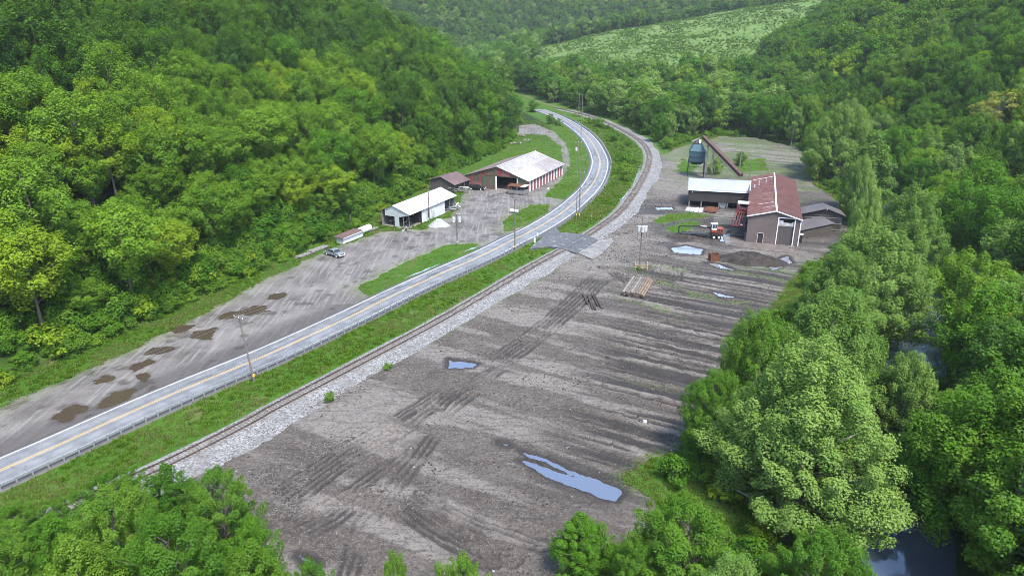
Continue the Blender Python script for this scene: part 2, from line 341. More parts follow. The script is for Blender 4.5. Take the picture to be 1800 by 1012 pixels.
# ------------------------------------------------------------------ sheets with their own relief: muddy yard, gravel lot
def sheet(name, poly, sdf, zfun, step, mat, attrs=None, margin=2.2):
    P = np.array(poly); xs = np.arange(P[:, 0].min() - 3, P[:, 0].max() + 3, step); ys = np.arange(P[:, 1].min() - 3, P[:, 1].max() + 3, step)
    ys = np.concatenate([ys[ys < 200], np.arange(max(200, ys[0]), ys[-1], step * 1.6)])
    X, Y = np.meshgrid(xs, ys); D = sdf(X, Y); keep = D < margin; nx_ = len(xs)
    q = keep[:-1, :-1] & keep[1:, :-1] & keep[:-1, 1:] & keep[1:, 1:]
    r, c = np.nonzero(q); i0 = r * nx_ + c; F = np.stack([i0, i0 + 1, i0 + nx_ + 1, i0 + nx_], 1)
    used = np.unique(F); re = np.full(X.size, -1); re[used] = np.arange(len(used))
    x = X.ravel()[used]; y = Y.ravel()[used]; d = D.ravel()[used]; z, at = zfun(x, y, d)
    return link(name, npmesh(name, np.stack([x, y, z], 1), re[F], mat, True, attrs=at))
ydir = np.array(G(1232, 665)) - np.array(G(1017, 615)); ydir /= np.hypot(*ydir); yper = np.array([-ydir[1], ydir[0]])
rut_lines = [[G(*p) for p in l] for l in (
    [(770, 716), (860, 640), (958, 566), (1000, 530), (1040, 490)], [(790, 722), (880, 648), (975, 574), (1020, 536), (1060, 495)], [(700, 760), (780, 700), (860, 655)],
    [(500, 860), (600, 790), (700, 735), (770, 690)], [(520, 880), (620, 805), (720, 750)], [(610, 1012), (640, 920), (700, 850), (760, 770)], [(700, 890), (760, 935), (860, 990)], [(720, 880), (790, 925), (900, 985)], [(740, 870), (830, 920), (950, 960)],
    [(480, 935), (560, 900), (640, 850), (700, 800)], [(500, 960), (590, 915), (660, 860)], [(1130, 480), (1180, 450), (1240, 445)], [(1100, 410), (1150, 400), (1200, 388), (1260, 386)], [(1060, 470), (1110, 500), (1190, 490), (1190, 470)])]
def yard_z(x, y, d):
    a = x * ydir[0] + y * ydir[1]; p = x * yper[0] + y * yper[1]
    rowzone = sstep(-4, 10, x - (-4 + (y - 60) * .30)) * (1 - sstep(150, 175, y)) * sstep(64, 76, y)
    pw = p + 1.6 * fbm(a / 38, p / 38, 11, 3); rn = fbm(a / 26, pw / 1.5, 12, 4); row = (rn - .5) * 2.4; amp = .45 + .9 * fbm(a / 18, p / 5, 13, 3)
    z = .26 * row * amp * rowzone
    wet = (1 - sstep(.38, .50, rn)) * rowzone * sstep(.22, .44, fbm(a / 30, p / 6, 17, 3))
    ph2 = p / 2.1 + 1.5 * fbm(a / 55, p / 55, 15, 3) + .22 * fbm(a / 6, p / 6, 16, 2); li = np.floor(ph2); on = sstep(.34, .43, fbm(a / 13 + li * 7.3, li * 3.1, 18, 3)) * np.maximum(rowzone, .0)
    c2 = np.exp(-((ph2 % 1 - .5) / .13) ** 2) * on; c3 = np.exp(-((ph2 % 1 - .74) / .10) ** 2) * on; z = z - .26 * c2 + .20 * c3; wet = np.maximum(wet, c2)
    lump = fbm(x / 1.3, y / 1.3, 21, 4) - .5; z = z + .46 * lump * (.6 + .8 * fbm(x / 14, y / 14, 4))
    big = fbm(x / 9, y / 9, 23, 4) - .5; z = z + .22 * big
    for l in rut_lines:
        q, _ = pline(x, y, l); q = np.abs(q + .5 * (fbm(x / 5, y / 5, 31, 2) - .5))
        for off in (0, 1.9):
            e = np.abs(q - off * .5); c = np.exp(-(e / .34) ** 2); z = z - .20 * c + .09 * np.exp(-((e - .6) / .3) ** 2); wet = np.maximum(wet, c * .95 * sstep(.3, .6, fbm(x / 4, y / 4, 37, 3)))
    # churned mud in the lower corner
    ch = (1 - sstep(62, 84, y)) ; z = z + ch * .45 * (np.abs(np.sin((x * .8 + y * .55 + 5 * fbm(x / 12, y / 12, 41, 3)) * 1.7)) - .5) * fbm(x / 6, y / 6, 43)
    z = np.maximum(z, -.30); pd = np.full(x.shape, 9.0)
    for P_ in PUD_YARD:
        m = (np.abs(x - P_[0][0]) < 40) & (np.abs(y - P_[0][1]) < 40)
        if m.any(): pd[m] = np.minimum(pd[m], sdpoly(x[m], y[m], P_))
    pe = pd + .7 * (fbm(x / 1.1, y / 1.1, 51, 4) - .5)
    z = np.maximum(z, np.where(pd < 8.9, np.minimum(.02, -.12 + .28 * np.clip(pe, 0, 1.5)), -.3)); z = np.where(pe < .1, np.minimum(z, -.10 + .6 * pe), z)
    wet = np.maximum(wet, 1 - sstep(.2, 1.4, pe))
    e = d + (1.3 + 3.2 * sstep(190, 230, y)) * (fbm(x / 3.0, y / 3.0, 61, 4) - .5)
    mill = sstep(166, 182, y) * sstep(30, 45, x) * (1 - sstep(215, 235, y)); wet = np.maximum(wet, mill * sstep(.35, .6, fbm(x / 9, y / 5, 71, 4)) * .9)
    rl_ = np.abs(pline(x, y, [tuple(v) for v in RAIL[::6]])[0]); z = z * sstep(3.5, 8, rl_) - .14 * (1 - sstep(3.8, 6.5, rl_))
    z = np.where(e > -4, z * sstep(0, 4, -e) + .10, z + .10) - .75 * sstep(0, 1.0, e)
    gl = sstep(.55, .66, fbm(a / 14, p / 3.2, 77, 3)) * rowzone * sstep(88, 100, y) * sstep(.45, .55, fbm(x / 30, y / 30, 78, 2)) + sstep(225, 250, y) * sstep(.42, .62, fbm(x / 14, y / 8, 79, 4)) * sstep(60, 72, x)
    return z, {'wet': wet, 'weed': np.maximum(gl + .45 * sstep(78, 84, x) * sstep(180, 190, y) * sstep(.35, .6, fbm(x / 7, y / 5, 84, 3)) + .5 * sstep(236, 256, y) * sstep(.3, .6, fbm(x / 9, y / 6, 83, 3)), sstep(-2.2, .2, e) * .6), 'pale': np.maximum(sstep(.46, .60, fbm(a / 22, p / 3, 81, 4)) * (1 - wet), .8 * np.exp(-(np.abs(pline(x, y, [tuple(v) for v in RAIL[::6]])[0] + 12) / 7) ** 2) * (y > 150))}
def yard_mat():
    k = NT('mud'); co = k.coord(); n1 = k.noise(co, .16, 6, .65); n2 = k.noise(co, 1.3, 6, .75); n3 = k.noise(co, 2.6, 3, .62); n4 = k.noise(co, 6.5, 2, .6); ch = k.vor(k.mapping(co, (3.2, 3.2, 3.2)), 1.2)
    ang = math.atan2(ydir[1], ydir[0]); st = k.noise(k.mapping(co, (.16, 1.5, 1), (0, 0, -ang)), 1.0, 6, .7)
    c = k.mix(k.step(n1, .30, .70), (.053, .043, .035), (.092, .079, .066)); c = k.mix(k.math('MULTIPLY', k.attr('pale'), .7), c, (.185, .167, .147))
    c = k.mix(k.step(st, .50, .66, 0, .6), c, (.034, .028, .024)); c = k.mix(k.step(n2, .50, .72, 0, .8), c, (.036, .030, .026)); c = k.mix(k.step(n3, .54, .64, 0, .45), c, (.150, .134, .115)); c = k.mix(k.step(n4, .60, .68, 0, .6), c, (.22, .20, .178)); c = k.mix(k.step(n4, .32, .42, .55, 0), c, (.026, .021, .018)); c = k.mix(k.step(n3, .36, .46, .6, 0), c, (.026, .0215, .018))
    c = k.mix(k.step(k.noise(k.mapping(co, (1, 3, 1), (0, 0, .7)), 5, 3, .8), .66, .76, 0, .7), c, (.20, .18, .155))
    c = k.mix(k.math('MULTIPLY', k.attr('wet'), .9), c, (.020, .016, .0135)); c = k.mix(k.math('MULTIPLY', k.attr('weed'), k.step(n2, .42, .6)), c, (.06, .095, .018))
    r = k.math('SUBTRACT', .92, k.math('MULTIPLY', k.attr('wet'), k.step(n2, .3, .7, 0, .5)))
    return k.done(c, r, k.math('ADD', n3, k.math('MULTIPLY', n2, 2.0)), .9, .16, .35)
tag(sheet('muddy_yard', YARD, yard_sd, yard_z, .23, yard_mat()), 'rutted grey brown mud yard of the sawmill beside the railway', 'yard', kind='structure')
def lot_z(x, y, d):
    e = d + 2.6 * (fbm(x / 3.2, y / 3.2, 161, 5) - .5); z = .10 + .05 * (fbm(x / 2, y / 2, 91, 3) - .5); pd = np.full(x.shape, 9.0)
    for P_ in PUD_LOT: pd = np.minimum(pd, sdpoly(x, y, P_))
    pe = pd + 3.2 * (fbm(x / 2.8, y / 2.8, 93, 5) - .5) + 1.6 * (fbm(x / 1.0, y / 1.0, 94, 3) - .5); z = np.where(pe < .6, np.minimum(z, .01 + .12 * pe), z)
    wet = np.maximum(1 - sstep(.1, 1.1, pe), .8 * sstep(.66, .74, fbm(x / 2.6, y / 2.6, 95, 3)))
    z = z - .75 * sstep(0, 1.0, e); rdist = np.abs(pline(x, y, [tuple(v) for v in ROAD[::6]])[0])
    return z, {'wet': wet, 'dark': (1 - sstep(6, 10, rdist + 3 * (fbm(x / 7, y / 7, 97) - .5))) * (y < 135), 'weed': sstep(-4.0, .2, e) * .7}
k = NT('lot_gravel'); co = k.coord(); n1 = k.noise(co, .12, 6, .65); n2 = k.noise(co, 1.4, 6, .7); n3 = k.noise(co, 8, 3, .8)
tr = k.noise(k.mapping(co, (1.1, .07, 1), (0, 0, R(-28))), 1.2, 5, .6)
c = k.mix(k.step(n1, .35, .65), (.074, .066, .060), (.132, .122, .112)); c = k.mix(k.step(tr, .48, .66, 0, .5), c, (.20, .192, .183)); c = k.mix(k.step(n2, .55, .75, 0, .5), c, (.055, .048, .043)); c = k.mix(k.step(n3, .5, .8, 0, .35), c, (.24, .232, .22))
c = k.mix(k.math('MULTIPLY', k.attr('dark'), .72), c, (.048, .042, .039)); c = k.mix(k.math('MULTIPLY', k.attr('wet'), .75), c, (.034, .026, .02)); c = k.mix(k.math('MULTIPLY', k.attr('weed'), k.step(n2, .42, .6)), c, (.075, .10, .025))
MLOT = k.done(c, k.math('SUBTRACT', .9, k.math('MULTIPLY', k.attr('wet'), .4)), k.math('ADD', n3, n2), .5, .06, .3)
tag(sheet('gravel_lot', LOT, lot_sd, lot_z, .45, MLOT), 'grey gravel parking strip between the wooded hill and the highway', 'gravel lot', kind='structure')

# water -----------------------------------------------------------------
def water_mat(name, c, rough=.03, met=0.):
    k = NT(name); n = k.noise(k.coord(), 1.6, 4); return k.done(c, rough, n, .10, .05, .8, met)
M['pool'] = water_mat('pool', (.15, .18, .235), .03, .5); M['sky_white_pool'] = water_mat('sky_white_pool', (.27, .29, .32), .10, .45); M['brown_pool'] = water_mat('brown_pool', (.060, .045, .031), .07, .16); M['creek_water'] = water_mat('creek_water', (.09, .115, .15), .02, .32)  # pool tints carry the reflected sky's blue and white in the base colour
def flat_poly(name, poly, z, mat, label, cat, grow=0.0, group=None):
    P = np.array(poly); c = P.mean(0); Q = P + (P - c) / np.maximum(np.hypot(*(P - c).T), 1e-3)[:, None] * grow
    o = MB().add([(a, b, z) for a, b in Q], [tuple(range(len(Q)))]).build(name, mat)
    if o.data.polygons[0].normal.z < 0: o.data.flip_normals()
    return tag(o, label, cat, group, 'structure')
PL = ['blue sky reflecting pool left of the centre ruts', 'long blue puddle in the twin ruts of the near yard', 'tiny puddle above the long blue puddle', 'silvery puddle in front of the log loader', 'thin pale puddle by the rusty steel box', 'thin pale puddle on the track by the railway', 'white puddle in front of the log deck', 'grey puddle right of the sawdust pile', 'small white puddle among the far mud rows', 'thin white puddle by the riverside trees', 'dark puddle beside the near left trees']
def quadhull(P, g):
    P = np.array(P); x0, y0 = P.min(0) - g; x1, y1 = P.max(0) + g; return [(x0, y0), (x1, y0), (x1, y1), (x0, y1)]
for i, (p, l) in enumerate(zip(PUD_YARD, PL)): flat_poly('puddle', quadhull(p, .5), -.035 + .004 * i, M['pool' if i < 3 else ('creek_water' if i == 10 else 'sky_white_pool')], l, 'puddle', 0)
for i, p in enumerate(PUD_LOT): flat_poly('puddle', quadhull(p, 1.6), .045 + .004 * i, M['brown_pool'], 'brown muddy puddle in the gravel strip beside the highway', 'puddle', 0, 'brown puddles in the gravel strip')
def strip_poly(a, b, w_, seed):
    a = np.array(G(*a)); b = np.array(G(*b)); t = (b - a) / np.hypot(*(b - a)); n = np.array([-t[1], t[0]]); rr = random.Random(seed); L = np.linspace(0, 1, 12)
    up = [tuple(a + (b - a) * s + n * w_ * (.3 + rr.random()) * math.sin(math.pi * min(.97, max(.03, s)))) for s in L]
    dn = [tuple(a + (b - a) * s - n * w_ * (.3 + rr.random()) * math.sin(math.pi * min(.97, max(.03, s)))) for s in L[::-1]]
    return up + dn
flat_poly('puddle', strip_poly((709, 490), (773, 464), .42, 3), .03, M['sky_white_pool'], 'long white puddle in the grass verge below the white shed', 'puddle')
flat_poly('puddle', strip_poly((816, 442), (841, 433), .45, 4), .03, M['sky_white_pool'], 'short white puddle at the tip of the grass verge', 'puddle')
flat_poly('puddle', [tuple(p) for p in np.array(GP([(1085, 352), (1096, 346), (1112, 325), (1120, 305), (1122, 290), (1126, 292), (1124, 312), (1116, 330), (1101, 350), (1089, 360)]))], .04, M['sky_white_pool'], 'curved strip of ditch water inside the railway bend', 'puddle')
cl = smooth_line(CREEK, 3); ct, cn = normals2(cl)
cv = []
for p, n in zip(cl, cn):
    for o in (-7, 7): cv.append((*(p + n * o), -2.3))
cf = [(2 * i, 2 * i + 1, 2 * i + 3, 2 * i + 2) for i in range(len(cl) - 1)]
tag(link('creek', npmesh('creek', cv, cf, M['creek_water'])), 'dark still creek under the riverside trees reflecting sky', 'creek', kind='structure')

# ------------------------------------------------------------------ highway
def ribbon(name, L, prof, mat, z0=0, sel=None):
    t, n = normals2(L); s = np.concatenate([[0], np.cumsum(np.hypot(*np.diff(L, axis=0).T))]); v = []; uv = []; m = len(prof)
    for i in range(len(L)):
        for o, z in prof: p = L[i] + n[i] * o; v.append((p[0], p[1], z0 + z)); uv.append((o, s[i]))
    idx = (np.arange(len(L) - 1)[:, None] * m + np.arange(m - 1)[None]).ravel()
    return link(name, npmesh(name, v, np.stack([idx, idx + 1, idx + m + 1, idx + m], 1), mat, False, uv=uv))
HW = 3.55
k = NT('asphalt'); uvn = k.n('ShaderNodeUVMap', uv_map='uv').outputs[0]; u, v_, _ = k.sep(uvn)
co = k.coord(); au = k.math('ABSOLUTE', u); n1 = k.noise(co, .35, 5); n3 = k.noise(co, 9, 3, .8)
c = k.mix(k.step(n1, .35, .65), (.118, .121, .124), (.172, .175, .178)); c = k.mix(k.step(n3, .45, .8, 0, .3), c, (.24, .24, .245))
wt = k.math('ABSOLUTE', k.math('SUBTRACT', k.math('ABSOLUTE', k.math('SUBTRACT', au, 1.65)), .8)); c = k.mix(k.step(wt, .0, .45, .3, 0), c, (.075, .08, .085))
pt = k.noise(k.mapping(uvn, (1.3, .10, 1)), 1.0, 5, .7); pz = k.step(k.noise(k.mapping(uvn, (.02, .018, 1)), 1, 1), .40, .56); leftl = k.step(u, -.2, .2, 1, .55)
c = k.mix(k.math('MULTIPLY', k.math('MULTIPLY', k.step(pt, .50, .55), pz), k.math('MULTIPLY', leftl, .75)), c, (.045, .047, .053))
crk = k.vor(k.mapping(k.math('ADD', 0, 0), (1, 1, 1)), 1) if False else None
wob = k.noise(co, .5, 3); cv_ = k.math('FRACT', k.math('MULTIPLY', k.math('ADD', v_, k.math('MULTIPLY', wob, 5.0)), .085)); c = k.mix(k.math('MULTIPLY', k.step(cv_, .0, .018, .75, 0), k.step(n1, .42, .5)), c, (.045, .045, .05))
lo_u = k.math('ABSOLUTE', k.math('SUBTRACT', k.math('ADD', u, k.math('MULTIPLY', k.math('SUBTRACT', wob, .5), .8)), -1.2)); c = k.mix(k.math('MULTIPLY', k.step(lo_u, .0, .09, .7, 0), k.step(k.noise(k.mapping(uvn, (.01, .05, 1)), 1, 2), .5, .55)), c, (.05, .05, .055))
wear = k.step(k.noise(co, 3.5, 5, .8), .28, .5)
el = k.math('ABSOLUTE', k.math('SUBTRACT', au, HW - .38)); c = k.mix(k.math('MULTIPLY', k.step(el, .075, .11, 1, 0), wear), c, (.60, .60, .59))
yl = k.math('ABSOLUTE', k.math('SUBTRACT', au, .16)); c = k.mix(k.math('MULTIPLY', k.step(yl, .06, .09, 1, 0), k.step(k.noise(co, 3.0, 5, .8), .22, .45)), c, (.42, .27, .085))
c = k.mix(k.step(k.math('ADD', au, k.math('MULTIPLY', n3, .35)), HW + .08, HW + .16), c, (.065, .06, .056))
MROAD = k.done(c, .55, n3, .3, .02, .45)
tag(ribbon('highway', ROAD, [(-4.9, -.35), (-4.1, .17), (-HW, .22), (0, .27), (HW, .22), (4.6, .17), (5.4, -.35)], MROAD), 'two lane grey highway with double yellow line curving through the valley', 'road', kind='structure')

# railway ---------------------------------------------------------------
k = NT('ballast'); co = k.coord(); vcell = k.vor(co, 5.0, out='Color'); n1 = k.noise(co, .25, 4); n2 = k.noise(co, 1.2, 5)
c = k.mix(k.n('ShaderNodeSeparateColor').outputs[0], (.2, .2, .2), (.5, .5, .5)); sc_ = k.n('ShaderNodeSeparateColor'); k.put(sc_.inputs[0], vcell)
c = k.mix(sc_.outputs[0], (.075, .074, .072), (.255, .252, .245)); c = k.mix(k.step(n1, .45, .62, 0, .5), c, (.12, .115, .105)); c = k.mix(k.step(n2, .52, .72, 0, .75), c, (.075, .066, .058))
MBAL = k.done(c, .9, k.vor(co, 5.0), .8, .1, .2)
t_, n_ = normals2(RAIL); prof = [(-2.9, -.25), (-2.2, .10), (-1.7, .33), (1.7, .33), (2.6, .14), (4.6, .10), (5.8, -.3)]
v = []; rr = np.random.RandomState(5)
jl = vnoise(np.arange(len(RAIL)) * .35, np.zeros(len(RAIL)), 3) * 1.0 - .4; jr = fbm(np.arange(len(RAIL)) * .12, np.zeros(len(RAIL)), 8, 3) * 3.0 - 1.4
for i, p in enumerate(RAIL):
    for j, (o, z) in enumerate(prof):
        oo = o + (jr[i] if j >= 5 else 0) * (1 if j >= 5 else 0) - (jl[i] if j == 0 else 0); q = p + n_[i] * oo; v.append((q[0], q[1], z))
m = len(prof); idx = (np.arange(len(RAIL) - 1)[:, None] * m + np.arange(m - 1)[None]).ravel()
tag(link('ballast', npmesh('ballast', v, np.stack([idx, idx + 1, idx + m + 1, idx + m], 1), MBAL)), 'light grey crushed stone ballast under the railway', 'ballast', kind='structure')
trk = thing('railway_track', 'single railway track with brown rails curving past the sawmill', 'railway track', (0, 0, 0))
M['rail_steel'] = plain('rail_steel', (.085, .06, .05), .5, .3, .5, .5, .3)
k = NT('sleeper_wood'); co = k.coord(); n1 = k.noise(co, .8, 3); n2 = k.noise(co, 6, 4)
M['sleeper'] = k.done(k.mix(k.step(n1, .35, .65), (.085, .068, .056), (.19, .168, .148)), .9, n2, .3, .02)
for side in (-1, 1):
    v = []
    for i, p in enumerate(RAIL):
        for o, z in ((-.075, .40), (-.04, .41), (-.04, .57), (.04, .57), (.04, .41), (.075, .40)): q = p + n_[i] * (side * .755 + o); v.append((q[0], q[1], z))
    m = 6; idx = (np.arange(len(RAIL) - 1)[:, None] * m + np.arange(m - 1)[None]).ravel()
    link('rail', npmesh('rail', v, np.stack([idx, idx + 1, idx + m + 1, idx + m], 1), M['rail_steel']), trk)
RS = np.concatenate([[0], np.cumsum(np.hypot(*np.diff(RAIL, axis=0).T))]); ss = np.arange(1, min(RS[-1], 560), .56)
slm = MB().box(-1.3, 1.3, -.12, .12, .22, .405); sl0 = None; rest = MB(); order = []
for s in ss:
    p = np.array([np.interp(s, RS, RAIL[:, 0]), np.interp(s, RS, RAIL[:, 1])]); tx = np.interp(s, RS, t_[:, 0]); ty = np.interp(s, RS, t_[:, 1]); order.append((s, p, math.atan2(ty, tx) - math.pi / 2 + random.uniform(-.03, .03)))
vis0 = int(np.argmin([abs(o[1][1] - 84) for o in order]))
for i, (s, p, a) in enumerate(order):
    if vis0 <= i < vis0 + 96:
        if sl0 is None: sl0 = slm.build('sleeper', M['sleeper'], trk); o = sl0
        else: o = sl0.copy(); COL.objects.link(o)
        o.location = (p[0], p[1], random.uniform(-.02, .01)); o.rotation_euler = (0, 0, a)
    else:
        ca, sa = math.cos(a), math.sin(a)
        rest.add([(p[0] + x * ca - y * sa, p[1] + x * sa + y * ca, z) for x, y, z in slm.v], slm.f)
tag(rest.build('sleepers', M['sleeper'], trk), kind='stuff')

# crossing, apron ---------------------------------------------------------
k = NT('crossing_asphalt'); co = k.coord(); n1 = k.noise(co, .5, 5, .7); n2 = k.noise(co, 2.5, 5)
M['crossing'] = k.done(k.mix(k.step(n1, .56, .66), k.mix(k.step(n2, .35, .6), (.045, .045, .046), (.090, .091, .092)), (.17, .17, .165)), .6, n2, .4, .04)
def slab(name, px, z0, z1, mat, label, cat):
    P = GP(px); return tag(MB().prism(P, 'z', z0, z1).build(name, mat), label, cat, kind='structure')
slab('level_crossing', [(930, 440), (976, 401), (984, 411), (1029, 415), (1052, 425), (1013, 448), (988, 440), (962, 436)], -.4, .50, M['crossing'], 'patched grey asphalt side road crossing the railway', 'level crossing')
slab('concrete_pad', [(1014, 446), (1034, 426), (1075, 421), (1078, 427), (1058, 448), (1042, 458)], -.3, .34, plain('worn_slab', (.17, .166, .157), .85, .45, .5), 'pale worn concrete slab beyond the railway crossing', 'concrete pad')
slab('concrete_apron', [(1270, 414), (1300, 408), (1400, 424), (1395, 446), (1330, 440), (1275, 430)], -.3, .22, plain('wet_concrete', (.13, .112, .098), .35, .4, .5, .5), 'wet brown concrete apron in front of the red roofed mill', 'concrete apron')

# guard rails ---------------------------------------------------------------
def guardrail(L, i0, i1, off, label, nposts, spacing, wood=False):
    gr = thing('guardrail', label, 'guardrail', (0, 0, 0)); t, n = normals2(L); v = []; pr = [(.0, .42), (.06, .48), (.06, .54), (.0, .58), (.06, .62), (.06, .70), (.0, .75), (-.05, .75), (-.05, .42)]
    for i in range(i0, i1):
        for o, z in pr: q = L[i] + n[i] * (off - o); v.append((q[0], q[1], z + .2))
    m = len(pr); K = i1 - i0; idx = (np.arange(K - 1)[:, None] * m + np.arange(m)[None]); nxt = np.arange(K - 1)[:, None] * m + (np.arange(m)[None] + 1) % m
    link('beam', npmesh('beam', v, np.stack([idx.ravel(), nxt.ravel(), nxt.ravel() + m, idx.ravel() + m], 1), M['galv']), gr)
    S = np.concatenate([[0], np.cumsum(np.hypot(*np.diff(L[i0:i1], axis=0).T))]); p0 = None
    for j in range(nposts):
        s = .4 + j * spacing
        if s > S[-1]: break
        x = np.interp(s, S, L[i0:i1, 0] + n[i0:i1, 0] * (off + .16)); y = np.interp(s, S, L[i0:i1, 1] + n[i0:i1, 1] * (off + .16)); a = math.atan2(np.interp(s, S, t[i0:i1, 1]), np.interp(s, S, t[i0:i1, 0]))
        if p0 is None: p0 = MB().box(-.085, .085, -.11, .11, -.4, 1.0).build('post', M['post_wood'] if wood else M['galv'], gr); o = p0
        else: o = p0.copy(); COL.objects.link(o)
        o.location = (x, y, .1); o.rotation_euler = (0, 0, a)
    return gr
M['galv'] = plain('galv', (.32, .335, .35), .45, .2, 1.5, .5, .4); M['post_wood'] = plain('post_wood', (.09, .075, .065), .9, .4, 3)
ri = lambda pt: int(np.argmin(np.hypot(ROAD[:, 0] - pt[0], ROAD[:, 1] - pt[1])))
guardrail(ROAD, ri(G(-100, 876)), ri(G(905, 421)), 4.35, 'long steel guardrail along the highway beside the grass verge', 100, 1.905)
guardrail(ROAD, ri(G(1018, 350)), ri(G(975, 204)), 4.35, 'curved steel guardrail on the outside of the highway bend', 98, 1.905)

# ------------------------------------------------------------------ buildings
def gable_building(name, label, A, B, rz, W, L, eave, ridge, rx, roof_mat, wall_mat): pass
Z0 = .10
# --- striped barn
W, L, EL, ER, RX, RZ = 24.0, 33.0, 4.0, 4.2, 12.6, 8.0
barn = thing('barn', 'big red and green striped metal barn with patched silver roof', 'barn', (*G(818, 328), Z0), R(-25))
M['green_sheet'] = corrugated('green_sheet', (.070, .088, .050), (.13, .065, .05), .45, 'X', 1.8, alt=(.11, .078, .06))
k = NT('red_striped_sheet'); co = k.coord(); x, y, z = k.sep(co); fr = k.math('FRACT', k.math('MULTIPLY', y, 1 / 2.75)); st = k.step(fr, .50, .54); n1 = k.noise(co, 2, 5)
M['striped'] = k.done(k.mix(st, k.mix(n1, (.155, .04, .036), (.21, .07, .062)), k.mix(n1, (.48, .45, .44), (.58, .55, .54))), .6, k.wave(co, 1.8, 'Y'), .5, .04)
k = NT('red_sheet'); co = k.coord(); n1 = k.noise(k.mapping(co, (1, 1, .2)), 1.5, 5); M['red_sheet'] = k.done(k.mix(n1, (.14, .026, .024), (.22, .055, .05)), .65, k.wave(co, 1.8, 'X'), .5, .04)
M['pink_sheet'] = corrugated('pink_sheet', (.20, .095, .08), (.12, .06, .05), .3, 'X', 1.8)
def zr(xx): return EL + (RZ - EL) * xx / RX if xx < RX else ER + (RZ - ER) * (W - xx) / (W - RX)
MB().prism([(0, 0), (7.0, 0), (7.0, zr(7.0)), (0, zr(0))], 'y', 0, .15).build('front_wall', M['green_sheet'], barn)
MB().prism([(7.0, 4.6), (20.3, 4.6), (20.3, zr(20.3)), (RX, RZ), (7.0, zr(7.0))], 'y', 0, .15).build('gable_wall', M['green_sheet'], barn)
MB().prism([(20.3, 0), (W, 0), (W, zr(W)), (20.3, zr(20.3))], 'y', 0, .15).build('front_wall', M['green_sheet'], barn)
for x0, x1, lo_, hi_ in ((2.2, 3.6, 2.2, None), (5.4, 6.6, 2.2, None), (7.4, 8.5, 4.9, None), (RX + .1, RX + 1.7, 4.9, None), (17.4, 18.6, 4.9, None)):
    MB().prism([(x0, lo_), (x1, lo_), (x1, zr(x1) - .15), (x0, zr(x0) - .15)], 'y', -.05, -.003).build('painted_panel', M['red_sheet'], barn)
MB().prism([(RX + 1.7, 4.8), (17.4, 4.8), (17.4, zr(17.4) - .2), (RX + 1.7, zr(RX + 1.7) - .2)], 'y', -.05, -.003).build('painted_panel', M['pink_sheet'], barn)
MB().box(.2, 6.6, -.09, -.003, .6, 2.15).build('wainscot', M['pink_sheet'], barn)
MB().box(6.9, 12.0, -.26, -.1, .05, 4.5).build('sliding_door', M['green_sheet'], barn)
MB().box(12.0, 12.35, -.3, .2, 0, 4.6).build('door_post', M['white_paint'], barn); MB().box(20.0, 20.3, -.1, .2, 0, 4.6).build('door_post', M['white_paint'], barn)
MB().box(W - .15, W, .15, L, 0, ER).build('striped_wall', M['striped'], barn); MB().box(0, .15, .15, L, 0, EL).build('side_wall', M['green_sheet'], barn)
MB().prism([(0, 0), (W, 0), (W, ER), (RX, RZ), (0, EL)], 'y', L, L + .15).build('rear_wall', M['green_sheet'], barn)
MB().box(.2, W - .2, .2, L - .1, 0, .06).build('floor', M['dirt_floor'], barn)
M['silver_roof'] = corrugated('silver_roof', (.31, .305, .30), (.17, .12, .105), .5, 'Y', 1.4, streak=(.25, 1.6, 1)); M['grey_roof'] = corrugated('grey_roof', (.17, .16, .155), (.14, .075, .055), .6, 'Y', 1.4); M['white_roof'] = corrugated('white_roof', (.54, .54, .55), (.40, .37, .35), .05, 'Y', 1.4, .45)
def roof_patch(name, x0, x1, y0, y1, mat, par, zf, th=.10, lift=0.0):
    a = [(x0, y0, zf(x0) + lift), (x1, y0, zf(x1) + lift), (x1, y1, zf(x1) + lift), (x0, y1, zf(x0) + lift)]
    return MB().hexa(a, [(p[0], p[1], p[2] + th) for p in a]).build(name, mat, par)
def zrl(xx): return EL + (RZ - EL) * xx / RX
def zrr(xx): return ER + (RZ - ER) * (W - xx) / (W - RX)
roof_patch('roof', -.6, RX, -.5, L + .5, M['grey_roof'], barn, zrl)
roof_patch('roof', RX, 18.2, -.5, L + .5, M['silver_roof'], barn, zrr)
roof_patch('roof', 18.2, W + .7, -.5, 15.5, M['white_roof'], barn, zrr)
roof_patch('roof', 18.2, W + .7, 15.5, L + .5, corrugated('worn_roof', (.27, .26, .255), (.17, .11, .09), .55, 'Y', 1.4), barn, zrr)
MB().beam((RX, -.5, RZ + .16), (RX, L + .5, RZ + .16), .5, .06).build('ridge_cap', M['dirty_white'], barn)
# barn's porch lean-to
pch = thing('lean_to', 'small rusty roofed lean-to with board sides at the barn corner', 'lean-to', tuple(Vector((*G(818, 328), Z0)) + Matrix.Rotation(R(-25), 3, 'Z') @ Vector((18.6, -4.1, 0))), R(-25))
roof_patch('roof', -.3, 6.3, -.4, 4.0, M['rust'], pch, lambda q: 2.75, .12); MB().box(4.6, 6.35, -.45, 3.9, 2.88, 2.93).build('roof_patch', M['white_roof'], pch)
for x_ in (0, 3, 5.9): MB().box(x_, x_ + .15, -.1, .05, 0, 2.74).build('post', M['wood_grey'], pch)
MB().box(.1, 5.9, -.15, -.1, .3, 1.5).build('board_side', M['wood_grey'], pch); MB().box(6.0, 6.06, 0, 3.8, .3, 1.5).build('board_side', M['wood_grey'], pch); MB().box(3.2, 5.8, .3, 3.5, .1, 1.3).build('crate', M['dirty_white'], pch)
